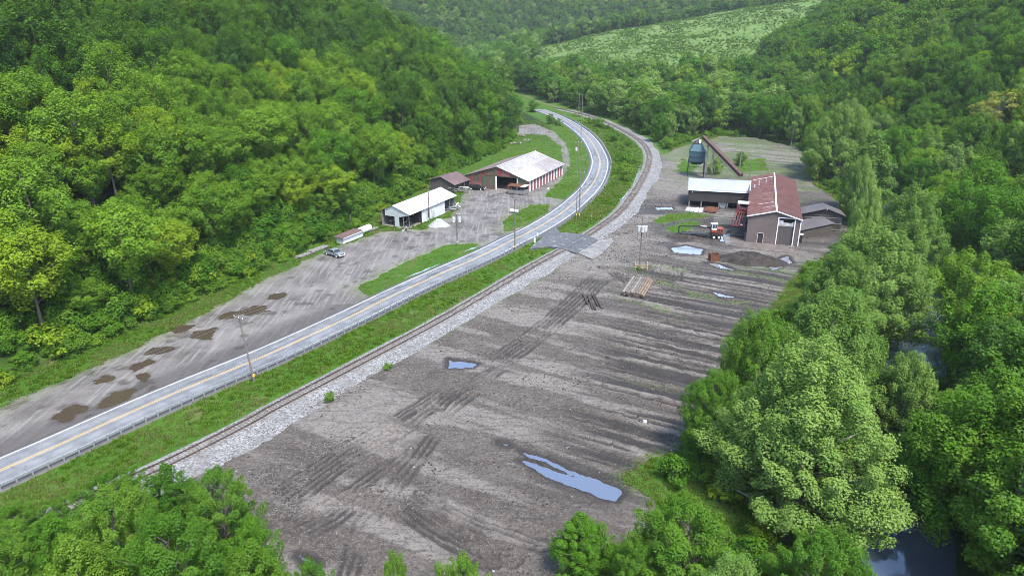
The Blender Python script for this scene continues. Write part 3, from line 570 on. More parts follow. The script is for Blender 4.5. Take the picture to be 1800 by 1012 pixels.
# --- white open shed
sh = thing('open_shed', 'white gabled metal shed with open bays at its ends', 'shed', (*G(672, 396), Z0), R(-26)); W2, L2, E2, RX2, RZ2 = 9.3, 25.5, 4.2, 4.0, 6.1
def z2l(q): return 4.4 + (RZ2 - 4.4) * q / RX2
def z2r(q): return E2 + (RZ2 - E2) * (W2 - q) / (W2 - RX2)
M['white_sheet'] = corrugated('white_sheet', (.58, .59, .58), (.38, .36, .34), .1, 'Y', 1.6); M['white_front_shaded'] = corrugated('white_front_shaded', (.40, .43, .42), (.25, .24, .22), .15, 'X', 1.2)  # front sheet is the same white, greyed for the gable's weaker light
roof_patch('roof', -.8, RX2, -.3, L2, M['grey_roof'], sh, z2l); roof_patch('roof', RX2, W2 + .5, -.3, L2 + .3, M['white_roof'], sh, z2r)
MB().prism([(1.2, 3.0), (4.9, 3.0), (W2, 3.75), (W2, E2), (RX2, RZ2 - .05), (1.2, z2l(1.2) - .05)], 'y', 0, .1).build('gable_wall', M['white_front_shaded'], sh)
MB().box(4.4, 5.9, 0, .1, 0, 3.0).build('front_wall', M['white_front_shaded'], sh)
MB().prism([(5.9, 2.9), (7.2, 3.3), (W2, 3.6), (W2, 3.76), (4.9, 3.01), (4.4, 3.0)], 'y', .02, .09).build('valance', M['white_front_shaded'], sh)
MB().box(0, .15, 0, L2, 0, 4.35).build('side_wall', M['wood_grey'], sh); MB().box(W2 - .1, W2, 6.6, 19.2, 0, E2).build('side_wall', M['white_sheet'], sh)
MB().box(W2 - .05, W2 + .02, 9.7, 10.5, .9, 3.9).build('side_door', M['black_steel'], sh); MB().box(W2, W2 + .06, 11.6, 13.3, .6, 2.6).build('window', M['dirty_white'], sh)
MB().box(.15, W2 - .1, 19.1, 19.25, 0, E2).build('partition', M['dirty_white'], sh); MB().box(.15, W2 - .1, 6.5, 6.65, 0, E2).build('partition', M['interior_shade'], sh); MB().box(.15, W2 - .2, L2 - .2, L2 - .1, 0, 3.2).build('rear_wall', M['wood_grey'], sh)
for x_, y_ in ((W2 - .15, .05), (7.2, .05), (W2 - .15, L2 - .1), (W2 - .15, 22), (0.02, -.15)): MB().box(x_, x_ + .14, y_, y_ + .14, 0, E2 - .1 if x_ > 5 else 4.3).build('post', M['wood_grey'], sh)
MB().beam((7.3, .1, 1.0), (W2, .1, 3.4), .1, .1).build('brace', M['wood_grey'], sh); MB().box(.2, W2 - .2, .1, 25, 0, .05).build('floor', M['dirt_floor'], sh)
def junk(name, label, cat, base, n, spread, seed, mats, rz=0):
    rr = random.Random(seed); t = thing(name, label, cat, base, rz)
    for i in range(n):
        b = MB(); a = rr.uniform(0, 6.3); Lh = rr.uniform(.3, 1) * spread * .5; x = rr.gauss(0, spread * .3); y = rr.gauss(0, spread * .22); z = rr.uniform(.08, .3) + .14 * i * spread / 6
        b.beam((x - math.cos(a) * Lh, y - math.sin(a) * Lh, max(.06, z - rr.uniform(0, .4))), (x + math.cos(a) * Lh, y + math.sin(a) * Lh, z + rr.uniform(0, .4)), rr.uniform(.1, .35), rr.uniform(.05, .2)); b.build('scrap_piece', M[mats[i % len(mats)]], t)
    return t
junk('scrap_heap', 'scrap timber and metal heaped in the open front bay of the white shed', 'scrap heap', (*G(684, 393), Z0), 12, 4, 1, ['wood_grey', 'rust', 'black_steel', 'dirty_white', 'bark'])
junk('board_pile', 'grey boards and scrap in the rear bay of the white shed', 'board pile', (*G(796, 368), Z0), 12, 4.5, 2, ['wood_grey', 'dirty_white', 'steel'])
junk('board_pile', 'tangle of pale boards at the end of the brown roofed shack', 'board pile', (*G(806, 338), Z0), 14, 5, 3, ['wood_grey', 'dirty_white', 'wood_grey'])
junk('board_pile', 'flat broken boards in the grass before the white shed', 'board pile', (*G(712, 407), Z0), 7, 5, 4, ['wood_grey', 'dirty_white', 'bark'])
# --- brown roofed shack
sk = thing('shack', 'dark wooden shack with a brown metal roof behind the white shed', 'shack', (*G(757, 334), Z0), R(-28))
M['brown_roof'] = corrugated('brown_roof', (.115, .072, .066), (.16, .12, .11), .15, 'Y', 1.5)
MB().prism([(0, 0), (9, 0), (9, 3.0), (4.5, 4.9), (0, 3.6)], 'y', 0, 9.5).build('wall', plain('dark_boards', (.085, .075, .068), .9, .4, 2), sk)
a = [(-.6, -.5, 3.45), (4.5, -.5, 4.95), (4.5, 10, 4.95), (-.6, 10, 3.45)]; MB().hexa(a, [(p[0], p[1], p[2] + .12) for p in a]).build('roof', M['brown_roof'], sk)
a = [(4.5, -.5, 4.95), (10.2, -.5, 2.6), (10.2, 10, 2.6), (4.5, 10, 4.95)]; MB().hexa(a, [(p[0], p[1], p[2] + .12) for p in a]).build('roof', M['brown_roof'], sk)
for y_ in (-.3, 3, 6.5, 9.7): MB().box(9.7, 9.85, y_, y_ + .15, 0, 2.7).build('post', M['wood_grey'], sk)
# --- low white box with brown roof, white tank beside it
A_ = np.array(G(591, 428)); B_ = np.array(G(602, 428)); lw = thing('low_shed', 'low white trailer shed with a brown pent roof at the wood edge', 'shed', (*G(592, 428), Z0), R(-27))
MB().box(0, 2.2, 0, 8.2, 0, 1.5).build('body', M['dirty_white'], lw); MB().box(2.2, 2.23, .1, 8.0, .1, 1.25).build('side_panel', M['white_paint'], lw)
a = [(-.7, -.4, 1.75), (2.6, -.4, 1.6), (2.6, 8.3, 1.6), (-.7, 8.3, 1.75)]; MB().hexa(a, [(p[0], p[1], p[2] + .12) for p in a]).build('roof', M['brown_roof'], lw); MB().box(2.6, 2.66, -.4, 8.3, 1.56, 1.73).build('fascia', M['white_paint'], lw)
tk = thing('storage_tank', 'long white cylindrical tank lying beyond the low white shed', 'tank', (*G(633, 413), Z0), R(-27)); MB().tube((0, 0, 1.0), (0, 4.2, 1.0), .95, .95, 20).build('tank_body', M['white_paint'], tk, smooth=False)
for y_ in (.6, 3.4): MB().box(-.7, .7, y_, y_ + .3, 0, .35).build('cradle', M['concrete'], tk)
def planks(label, base, rz, n, Lx, wid, seed, cat='plank stack', mat='wood_grey', name='plank_stack'):
    t = thing(name, label, cat, (*base, Z0), rz); rr = random.Random(seed)
    for i in range(n): y_ = (i % 4) * wid; z_ = .05 + (i // 4) * .16; o = rr.uniform(-.5, .5); MB().box(-Lx / 2 + o, Lx / 2 + o, y_ - wid * .44, y_ + wid * .44, z_, z_ + .13).build('plank', M[mat], t, rot=(0, 0, rr.uniform(-.03, .03)))
    return t
planks('weathered plank stack in the grass behind the silver pickup', G(563, 440), R(58), 8, 6, .5, 1); planks('smaller grey plank pile in the grass left of the pickup', G(538, 450), R(60), 6, 5, .45, 2); planks('grey planks lying beyond the white tank', G(655, 405), R(62), 4, 6, .4, 3)
# --- red roofed mill
ml = thing('sawmill', 'brown metal sawmill with a long red roof and white trim', 'sawmill', (*G(1310, 426), Z0), R(-18.5)); W3, L3, E3, RX3, RZ3 = 12.9, 50.0, 7.2, 6.7, 9.0
def z3(q): return E3 + (RZ3 - E3) * (q / RX3 if q < RX3 else (W3 - q) / (W3 - RX3))
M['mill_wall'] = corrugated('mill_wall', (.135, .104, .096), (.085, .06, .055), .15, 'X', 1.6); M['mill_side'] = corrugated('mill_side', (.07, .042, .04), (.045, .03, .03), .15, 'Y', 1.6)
M['red_roof'] = corrugated('red_roof', (.100, .036, .028), (.16, .10, .088), .55, 'Y', 1.2, .8, (.3, 1.5, 1), .12); M['red_roof_sky_gloss'] = corrugated('red_roof_sky_gloss', (.084, .037, .031), (.12, .075, .066), .4, 'Y', 1.2, .8, (.3, 1.5, 1), .12)  # right slope's duller red has its sky gloss painted into the colour
dx0, dx1 = 7.6, 11.4
MB().prism([(0, .1), (2.9, .1), (2.9, 2.7), (4.2, 2.7), (4.2, .1), (dx0, .1), (dx0, 7.2), (dx1, 7.2), (dx1, .1), (W3, .1), (W3, E3), (RX3, RZ3), (0, E3)], 'y', 0, .15).build('front_wall', M['mill_wall'], ml)
MB().box(2.9, 4.2, .12, .2, .1, 2.7).build('doorway', M['interior_shade'], ml)  # dark sheet fills the door opening as painted shade
for a_, b_, c_, d_ in ((2.75, 2.9, .1, 2.85), (4.2, 4.35, .1, 2.85), (2.75, 4.35, 2.7, 2.85)): MB().box(a_, b_, -.06, .1, c_, d_).build('door_frame', M['dirty_white'], ml)
MB().box(dx0, dx1, .25, .35, .1, 5.1).build('roller_door', corrugated('roller', (.075, .062, .058), (.05, .04, .04), .1, 'Z', 2), ml); MB().box(dx0, dx1, .2, .3, 5.1, 6.0).build('torn_panel', M['dirty_white'], ml); MB().prism([(dx0, 6.0), (dx0 + 1.2, 6.0), (dx0 + 1.0, 6.7), (dx0 + .5, 6.5), (dx0, 6.9)], 'y', .2, .3).build('torn_panel', M['dirty_white'], ml); MB().prism([(dx1 - .8, 6.0), (dx1, 6.0), (dx1, 6.8), (dx1 - .3, 6.3)], 'y', .2, .3).build('torn_panel', M['dirty_white'], ml)
MB().box(dx0, dx1, 1.5, 1.6, .1, 7.2).build('dark_backing', M['interior_shade'], ml)  # backing sheet painted dark for the shade behind the big door
for a_, b_, c_, d_ in ((dx0 - .25, dx0, .1, 7.4), (dx1, dx1 + .25, .1, 7.4), (dx0, dx1, 7.2, 7.4), (W3 - .12, W3 + .14, .1, E3)): MB().box(a_, b_, -.12, .02, c_, d_).build('trim', M['white_paint'], ml)
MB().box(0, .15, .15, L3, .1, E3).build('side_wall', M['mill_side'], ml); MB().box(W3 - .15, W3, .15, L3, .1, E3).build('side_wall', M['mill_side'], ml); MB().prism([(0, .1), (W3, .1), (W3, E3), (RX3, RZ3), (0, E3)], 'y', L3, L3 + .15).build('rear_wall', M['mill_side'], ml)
roof_patch('roof', -.4, RX3, -.35, L3 + .4, M['red_roof'], ml, z3 if False else (lambda q: E3 + (RZ3 - E3) * q / RX3)); zr3 = lambda q: E3 + (RZ3 - E3) * (W3 - q) / (W3 - RX3)
roof_patch('roof', RX3, W3 + .35, -.35, L3 + .4, M['red_roof_sky_gloss'], ml, zr3)
zl3 = lambda q: E3 + (RZ3 - E3) * q / RX3
for y0_, y1_, x0_, x1_ in ((10.2, 10.55, 2.2, 6.2), (5.4, 5.65, 3.4, 6.3), (44.5, 45.1, .4, 6.3), (30, 45, -.3, 0.0), (33, 38, 1.0, 1.2), (35, 42, 2.2, 2.38), (37, 43, 4.2, 4.35)): roof_patch('bare_strip', x0_, x1_, y0_, y1_, M['dirty_white'], ml, zl3, .02, .101)
for s_, x0_, x1_ in ((-1, -.4, RX3), (1, RX3, W3 + .35)): f_ = zl3 if s_ < 0 else zr3; MB().beam((x0_, -.40, f_(x0_) + .0), (x1_, -.40, f_(x1_) + .0), .08, .28).build('rake_trim', M['white_paint'], ml)
MB().beam((RX3, -.45, RZ3 + .17), (RX3, L3 + .45, RZ3 + .17), .42, .07).build('ridge_cap', M['white_paint'], ml)
# --- grey arched hall
gh = thing('arched_hall', 'raised dark hall with a curved grey metal roof beside the red mill', 'hall', (*G(1208, 363), Z0), R(-14)); W4, D4 = 19.6, 13.0
M['grey_arch'] = corrugated('grey_arch', (.30, .315, .335), (.19, .185, .18), .12, 'X', 1.1, .4); M['charcoal'] = corrugated('charcoal', (.036, .031, .029), (.024, .021, .018), .1, 'X', 1.5)
arc = [(D4 / 2 - (D4 / 2 + .4) * math.cos(a), 5.35 + 1.9 * math.sin(a)) for a in np.linspace(0, math.pi, 14)]
MB().prism(arc + [(y_, z_ - .12) for y_, z_ in arc[::-1]], 'x', -.3, W4).build('roof', M['grey_arch'], gh)
MB().box(0, W4, 0, .12, 1.8, 5.3).build('front_wall', M['charcoal'], gh); MB().prism([(0, 1.8), (D4, 1.8)] + [(y_, z_ - .13) for y_, z_ in arc[::-1]][0:14], 'x', 0, .12).build('end_wall', M['charcoal'], gh); MB().box(0, W4, D4 - .1, D4, 0, 5.3).build('rear_wall', M['charcoal'], gh)
MB().box(-.3, W4, -.46, -.38, 5.18, 5.36).build('eave_trim', M['white_paint'], gh); MB().box(-.36, -.29, 0, .3, 5.2, 5.4).build('trim', M['white_paint'], gh); MB().box(1.0, 1.4, -.03, 0, 4.4, 4.9).build('lamp', M['white_paint'], gh)
for x_ in (.3, 4, 9.4, 11.8, 15.5): MB().box(x_, x_ + .35, .05, .4, 0, 1.8).build('column', M['wood_grey'], gh)
MB().box(.2, W4, 5, 5.2, 0, 1.8).build('dark_backing', M['interior_shade'], gh); MB().box(9.9, 11.6, .5, 2.5, 0, 1.7).build('bin', M['steel'], gh)  # backing under the hall is painted dark for the shade there
planks('pale offcut slabs scattered below the raised grey hall', G(1232, 371), R(70), 8, 4.5, 1.3, 8, 'offcut pile', 'dirty_white', 'offcut_pile'); planks('stacked brown boards before the raised hall opening', G(1258, 371), R(68), 12, 6, .9, 9, 'board stack', 'rust', 'board_stack')
# concrete footing bits
MB_ = thing('retaining_wall', 'low weathered timber retaining wall beside the orange loader', 'retaining wall', (*G(1263, 398), Z0), R(-14))
for i in range(5): MB().box(-1.5, 6.2, 2 + .0 * i, 2.3, .05 + i * .36, .38 + i * .36).build('timber', M['wood_grey'], MB_)
# log deck / infeed between loader and mill
dk = thing('log_deck', 'black steel log deck with sloping red frame at the mill side', 'log deck', (*G(1283, 418), Z0), R(-18))
for x_ in (0, 3.4): 
    for y_ in (0, 6): MB().box(x_, x_ + .18, y_, y_ + .18, 0, 3.4).build('leg', M['black_steel'], dk)
MB().box(0, 3.6, 0.2, 6, 1.0, 3.2).build('hopper', M['black_steel'], dk)
M['red_steel'] = plain('red_steel', (.15, .034, .03), .6, .35, 2)
for i in range(5): MB().beam((.3 + i * .75, .2, 3.5), (1.2 + i * .6, 6.4, 5.6), .22, .22).build('skid_rail', M['rust'] if i % 2 else M['red_steel'], dk)
for (a_, b_) in (((.2, .1, 3.4), (3.8, .1, 3.4)), ((1.0, 6.4, 5.6), (4.0, 6.4, 5.6)), ((1.0, 6.4, 5.6), (1.0, 6.4, 8.0)), ((4.0, 6.4, 5.6), (4.0, 6.4, 8.0)), ((1.0, 6.4, 7.6), (4.0, 6.4, 5.8)), ((1.0, 9, 7.8), (4.0, 9, 7.8))): MB().beam(a_, b_, .25, .25).build('frame', M['red_steel'], dk)
MB().box(1.0, 4.0, 6.5, 9.2, 7.8, 8.1).build('roof', M['dirty_white'], dk); MB().box(1.1, 3.9, 6.6, 9.1, 4.6, 6.4).build('cabin', M['red_steel'], dk); MB().box(2.3, 2.9, .0, .18, 3.6, 3.9).build('lamp', M['white_paint'], dk)
for x_ in (1.0, 3.8):
    MB().box(x_, x_ + .2, 8.9, 9.1, 0, 7.8).build('leg', M['black_steel'], dk)
# --- outbuildings right of the mill
o1 = thing('plank_shed', 'gabled weathered plank shed right of the red roofed mill', 'shed', (*G(1406, 412), 0), R(-12)); M['old_planks'] = plain('old_planks', (.072, .063, .055), .9, .5, 2); M['dull_roof'] = corrugated('dull_roof', (.088, .077, .075), (.055, .05, .05), .1, 'Y', 1.3)
MB().prism([(0, 0), (11.5, 0), (11.5, 4.6), (7, 6.2), (0, 4.3)], 'y', 5.5, 11).build('wall', M['old_planks'], o1)
for i in range(8): MB().box(.1, 11.4, 5.38, 5.49, .3 + i * .55, .55 + i * .55).build('board', M['wood_grey'] if i % 3 == 0 else M['old_planks'], o1)
for a in ([(-.5, 4.8, 4.2), (7, 4.8, 6.3), (7, 11.5, 6.3), (-.5, 11.5, 4.2)], [(7, 4.8, 6.3), (12.2, 4.8, 4.4), (12.2, 11.5, 4.4), (7, 11.5, 6.3)]): MB().hexa(a, [(p[0], p[1], p[2] + .15) for p in a]).build('roof', M['dull_roof'], o1)
MB().box(6.9, 7.1, 4.7, 4.8, 6.0, 6.6).build('ridge_cap', M['dirty_white'], o1)
o2 = thing('pent_shed', 'low pent roofed shed in front of the plank shed by the trees', 'shed', (*G(1404, 420), 0), R(14))
MB().prism([(0, 0), (10, 0), (10, 3.6), (0, 2.3)], 'y', 0, 4.6).build('wall', M['old_planks'], o2); a = [(-.3, -.3, 2.3), (10.3, -.3, 3.65), (10.3, 5.6, 4.15), (-.3, 5.6, 2.9)]; MB().hexa(a, [(p[0], p[1], p[2] + .12) for p in a]).build('roof', M['dull_roof'], o2)
hv = thing('electric_cabinet', 'small black and white cabinet at the mill corner', 'cabinet', (*G(1402, 428), .1), R(-18)); MB().box(0, 1.0, 0, .8, 0, 2.2).build('body', M['black_steel'], hv); MB().box(-.1, 1.1, -.1, .9, 2.2, 2.5).build('lid', M['white_paint'], hv)
# --- sawdust bin on legs, conveyor
bx, by = G(1222, 309); bn = thing('sawdust_bin', 'tall teal sawdust bin standing on black legs', 'bin', (bx, by, .1), R(-12))
M['teal'] = corrugated('teal', (.026, .08, .10), (.012, .03, .036), .3, 'X', 1.0, streak=(1.5, 1.5, .1))
def ring(h, z): return [(-h, -h * .85, z), (h, -h * .85, z), (h, h * .85, z), (-h, h * .85, z)]
MB().loft([ring(1.3, 4.3), ring(2.9, 5.6), ring(2.95, 9.3), ring(1.6, 11.8)]).build('hopper', M['teal'], bn)
for z_ in (5.6, 7.4, 9.3): MB().box(-3.05, 3.05, -2.62, -2.5, z_ - .08, z_ + .08).build('band', M['black_steel'], bn); MB().box(2.96, 3.06, -2.5, 2.5, z_ - .08, z_ + .08).build('band', M['black_steel'], bn)
for x_ in (-2, -1, 0, 1, 2): MB().box(x_ - .06, x_ + .06, -2.6, -2.5, 5.6, 9.3).build('rib', M['black_steel'], bn)
for x_ in (-2.9, 2.9):
    for y_ in (-2.4, 2.4): MB().box(x_ - .14, x_ + .14, y_ - .14, y_ + .14, -.2, 5.7).build('leg', M['black_steel'], bn)
for z_ in (1.6, 3.6): MB().box(-2.9, 2.9, -2.45, -2.33, z_, z_ + .15).build('brace', M['black_steel'], bn)
MB().box(-1.4, 1.4, -1.2, 1.2, 11.8, 12.2).build('cap', M['black_steel'], bn); MB().loft([ring(1.2, 12.2), ring(.5, 13.2)]).build('hood', M['black_steel'], bn); MB().box(.2, 1.0, -1.5, -1.35, 12.2, 13.6).build('chute', M['white_paint'], bn); MB().tube((-2.2, 0, 12.4), (.4, 0, 13.9), .5, .35).build('duct', M['wood_grey'], bn)
cvy = thing('conveyor', 'long rusty enclosed conveyor rising from the hall roof to the bin', 'conveyor'); P0 = Vector((*G(1303, 308, 6.4), 6.4)); P1 = Vector((bx + 1.6, by - .5, 14.6))
M['rust_red'] = plain('rust_red', (.085, .045, .037), .8, .4, 1); MB().beam(P0, P1, 1.3, 1.1).build('trough', M['rust_red'], cvy)
dn = Vector((0, 0, -1.25))
for s_ in (-.6, .6):
    off = (P1 - P0).cross(Vector((0, 0, 1))).normalized() * s_; MB().beam(P0 + dn + off, P1 + dn + off, .14, .14).build('truss_rail', M['wood_grey'], cvy)
for i in range(9): a_ = P0.lerp(P1, (i + .5) / 9); MB().beam(a_ + dn, a_ + (P1 - P0) * .05, .1, .1).build('truss_strut', M['wood_grey'], cvy)
for f_ in (.70, .86):
    a_ = P0.lerp(P1, f_)
    for s_ in (-1, 1): MB().beam((a_.x, a_.y + s_ * .9, 0), (a_.x, a_.y + s_ * .7, a_.z - 1.2), .2, .2).build('leg', M['wood_grey'], cvy)
    for z_ in (2.5, 5, 7.5): MB().beam((a_.x, a_.y - .9, z_), (a_.x, a_.y + .9, z_), .12, .12).build('cross_bar', M['wood_grey'], cvy)

# ------------------------------------------------------------------ vehicles and machines
def wheel(par, x, y, r, w_, rot=0):
    t = MB().tube((x, y - w_ / 2, r), (x, y + w_ / 2, r), r, r, 18).build('wheel', M['rubber'], par); MB().tube((x, y - w_ / 2 - .015, r), (x, y + w_ / 2 + .015, r), r * .6, r * .6, 14).build('rim', M['rim'], t)
def pickup(label, base, rz, paint, closed=False, cat='pickup', name='pickup_truck'):
    t = thing(name, label, cat, (*base, .12), rz)
    prof = [(-2.85, .55), (-2.85, 1.12), (2.0, 1.12), (2.62, 1.05), (2.85, .85), (2.85, .5), (2.3, .42), (-2.4, .42)]
    b = MB(); n = len(prof); ys = [-.98, .98]
    b.prism(prof, 'y', -.96, .96).build('body', paint, t, bevel=.06)
    cabp = [(-1.05, 1.12), (-.85, 1.72), (-.45, 1.80), (.55, 1.78), (1.35, 1.12)] if not closed else [(-2.7, 1.12), (-2.45, 1.66), (-1.9, 1.76), (.45, 1.74), (1.35, 1.12)]
    MB().prism(cabp, 'y', -.84, .84).build('cab', paint, t, bevel=.05)
    wp = [(cabp[0][0] + .22, 1.16), (cabp[1][0] + .2, 1.64), (.40, 1.66), (1.0, 1.16)]
    for s_ in (-1, 1): MB().prism(wp, 'y', s_ * .845, s_ * .865).build('side_window', M['glass'], t)
    MB().hexa([(.72, -.74, 1.69), (1.30, -.80, 1.20), (1.30, .80, 1.20), (.72, .74, 1.69)], [(.74, -.74, 1.72), (1.34, -.80, 1.22), (1.34, .80, 1.22), (.74, .74, 1.72)]).build('windscreen', M['glass'], t)
    if not closed: MB().box(-2.72, -1.15, -.80, .80, 1.125, 1.14).build('bed', M['black_steel'], t)
    MB().box(2.8, 2.95, -.9, .9, .5, .68).build('bumper', M['rim'], t); MB().box(-2.98, -2.83, -.9, .9, .5, .68).build('bumper', M['rim'], t); MB().box(2.83, 2.90, -.5, .5, .72, .95).build('grille', M['black_steel'], t)
    for s_ in (-1, 1):
        MB().box(2.8, 2.88, s_ * .74 - .17, s_ * .74 + .17, .78, .98).build('headlight', M['rim'], t); MB().box(.95, 1.1, s_ * 1.02 - .12, s_ * 1.02 + .12, 1.12, 1.3).build('mirror', M['black_steel'], t)
        for x_ in (-1.75, 1.75): wheel(t, x_, s_ * .86, .40, .27)
    return t
M['silver_paint'] = plain('silver_paint', (.24, .27, .275), .3, .06, .8, .5, .35); M['black_paint'] = plain('black_paint', (.012, .013, .015), .2, .1, 1, .5)
pickup('silver pickup truck parked at the grass edge of the gravel strip', G(588, 450), R(-35), M['silver_paint']); pickup('dark estate car parked before the striped barn', G(838, 334), R(-14), M['black_paint'], True, 'car', 'estate_car')
bt = thing('tractor', 'small orange tractor inside the dark barn doorway', 'tractor', tuple(Vector((*G(818, 328), Z0 + .06)) + Matrix.Rotation(R(-25), 3, 'Z') @ Vector((16.2, 3.0, 0))), R(-115)); M['orange'] = plain('orange', (.24, .05, .02), .5, .25, 1.5)
MB().box(-.6, 1.6, -.45, .45, .7, 1.5).build('body', M['orange'], bt, bevel=.08); MB().box(-.7, .3, -.6, .6, 1.5, 2.3).build('cab', M['orange'], bt, bevel=.05); MB().box(1.6, 1.9, -1.0, 1.0, .3, .8).build('bucket', M['rust'], bt)
for x_, r_ in ((-.5, .7), (1.2, .45)):
    for s_ in (-1, 1): wheel(bt, x_, s_ * .75, r_, .3)
# knuckleboom loader on a trailer
ld_ = thing('log_loader', 'orange log loader with white cab on a two axle trailer', 'log loader', (*G(1252, 419), Z0), R(-6))
MB().box(-8.5, 2.2, -.5, .5, .95, 1.25).build('trailer_frame', M['black_steel'], ld_); MB().box(-.6, 2.6, -1.2, 1.2, 1.25, 1.55).build('deck', M['black_steel'], ld_)
for x_ in (.2, 1.5):
    for s_ in (-1, 1): wheel(ld_, x_, s_ * 1.0, .52, .35)
MB().prism([(-.6, 1.75), (2.5, 1.75), (2.5, 2.9), (.9, 2.9), (.9, 2.5), (-.6, 2.5)], 'y', -1.1, 1.1).build('house', M['orange'], ld_, bevel=.06)
for x_ in (.95, 1.8): MB().box(x_, x_ + .6, -1.13, -1.10, 2.1, 2.75).build('vent', M['black_steel'], ld_)
MB().tube((.9, 0, 1.5), (.9, 0, 1.78), .7, .7, 16).build('turntable', M['black_steel'], ld_)
cb = MB().box(-.6, .8, -1.0, .2, 2.5, 4.1).build('cab', M['white_paint'], ld_, bevel=.06); MB().box(-.75, .95, -1.15, .35, 4.1, 4.22).build('cab_roof', M['white_paint'], ld_)
for a_, b_ in ((-.4, .15), (.3, .7)): MB().box(a_, b_, -1.025, -1.0, 3.0, 3.9).build('window', M['glass'], ld_)
MB().box(-.63, -.60, -.9, .1, 3.0, 3.95).build('window', M['glass'], ld_)
MB().beam((-.3, .6, 2.6), (-3.6, .5, 3.1), .4, .5).build('boom', M['black_steel'], ld_); MB().beam((-3.6, .5, 3.1), (-9.0, .3, 3.0), .3, .36).build('stick', M['black_steel'], ld_); MB().beam((-1.6, .25, 3.05), (-3.4, .25, 3.25), .3, .2).build('boom_guard', M['dirty_white'], ld_); MB().tube((-9.0, .3, 3.0), (-9.0, .3, 1.5), .16, .16).build('grapple_link', M['black_steel'], ld_)
for s_ in (-1, 1): MB().beam((-9.0, .3 + s_ * .1, 1.6), (-9.0 + s_ * .5, .3 + s_ * .5, .6), .22, .1).build('grapple_claw', M['black_steel'], ld_)
for s_ in (-1, 1): MB().beam((-6.2, s_ * .6, 1.0), (-6.2, s_ * 1.5, .06), .2, .2).build('outrigger', M['black_steel'], ld_)
# other yard things
rb = thing('steel_box', 'rusty open steel box beside the sawdust pile', 'steel box', (*G(1254, 459), -.02), R(8)); MB().box(-1.1, 1.1, -.8, -.72, 0, 1.9).build('side', M['rust'], rb); MB().box(-1.1, 1.1, .72, .8, 0, 1.9).build('side', M['rust'], rb); MB().box(-1.1, -1.02, -.72, .72, 0, 1.9).build('side', M['rust'], rb); MB().box(1.02, 1.1, -.72, .72, 0, 1.9).build('side', M['rust'], rb); MB().box(-1.0, 1.0, -.7, .7, .02, .1).build('floor', M['rust'], rb)
def pile(name, label, cat, base, rx, ry, h, rz, mat, seed, rough_=.18):
    n = 60; X, Y = np.meshgrid(np.linspace(-1.15, 1.15, n), np.linspace(-1.15, 1.15, n)); r = np.sqrt(X ** 2 + Y ** 2) * (1 + .35 * (fbm(X * 1.6 + 9, Y * 1.6, seed, 3) - .5))
    Z = h * np.clip(1.25 * (1 - r), -.2, .92) * (.75 + .5 * fbm(X * 1.3, Y * 1.3 + 4, seed + 1, 3)) + rough_ * (fbm(X * 9, Y * 9, seed + 2, 4) - .5) * (r < 1.05)
    i = (np.arange(n - 1)[:, None] * n + np.arange(n - 1)[None]).ravel()
    o = link(name, npmesh(name, np.stack([X * rx, Y * ry, Z], -1).reshape(-1, 3), np.stack([i, i + 1, i + n + 1, i + n], 1), mat, True), None, (*base, 0), (0, 0, rz)); return tag(o, label, cat)
k = NT('sawdust'); co = k.coord(); n1 = k.noise(co, .7, 6, .7); n2 = k.noise(co, 6, 4, .8); MSD = k.done(k.mix(k.step(n1, .35, .65), (.018, .0145, .0125), (.045, .037, .032)), .95, n2, .9, .15)
pile('sawdust_pile', 'long dark heap of sawdust and bark in front of the mill', 'sawdust pile', G(1315, 459), 9.0, 4.2, 2.6, R(-12), MSD, 3, .5)
pile('bark_pile', 'low dark mound of bark left of the log loader', 'bark pile', G(1205, 416), 6, 3, 1.3, R(5), MSD, 8, .4)
k = NT('stone_pile'); co = k.coord(); sc_ = k.n('ShaderNodeSeparateColor'); k.put(sc_.inputs[0], k.vor(co, 6, out='Color')); MSP = k.done(k.mix(sc_.outputs[0], (.20, .207, .22), (.30, .31, .325)), .9, k.vor(co, 6), .6, .08)
pile('gravel_pile', 'small cone of pale blue grey gravel before the white shed', 'gravel pile', G(772, 397), 3.2, 2.4, 2.0, R(0), MSP, 12, .06)
# log stack
M['log_bark'] = plain('log_bark', (.13, .11, .092), .9, .5, 2); M['log_tan'] = plain('log_tan', (.17, .125, .088), .9, .35, 2); M['log_end'] = plain('log_end', (.10, .08, .065), .9, .4, 6)
pa = np.array(G(1113, 522)); pb = np.array(G(1131, 494)); lr = math.atan2(*(pb - pa)[::-1]); Llog = np.hypot(*(pb - pa))
rr = random.Random(4); c0 = np.array(G(1120, 508)); tdir = (pb - pa) / Llog; ndir = np.array([tdir[1], -tdir[0]])
spots = [(i, 0) for i in range(9)] + [(i + .5, 1) for i in range(8)]
for i, (q, lev) in enumerate(spots):
    r_ = rr.uniform(.23, .30); ctr = c0 + ndir * ((q - 4) * .56) + tdir * rr.uniform(-.25, .25); hl = Llog / 2 * rr.uniform(.92, 1.04) if q < 5.6 else Llog / 2 * .98
    t = thing('log', '%s log in the %s of the stack on the mud yard' % ('tan debarked' if q > 5.6 else 'grey weathered', 'upper layer' if lev else 'bottom layer'), 'log', (*ctr, .12 + r_ + lev * .46), lr, 'logs stacked on the mud yard')
    MB().tube((-hl, 0, 0), (hl, 0, 0), r_, r_ * .9, 10).build('bark', M['log_tan'] if q > 5.6 else (M['log_bark'] if i % 3 else M['wood_grey']), t)
    MB().tube((-hl - .02, 0, 0), (-hl, 0, 0), r_ * .9, r_ * .9, 10).build('cut_end', M['log_end'], t)
POLELAB = ['leftmost and shortest', 'second', 'third', 'fourth', 'rightmost']
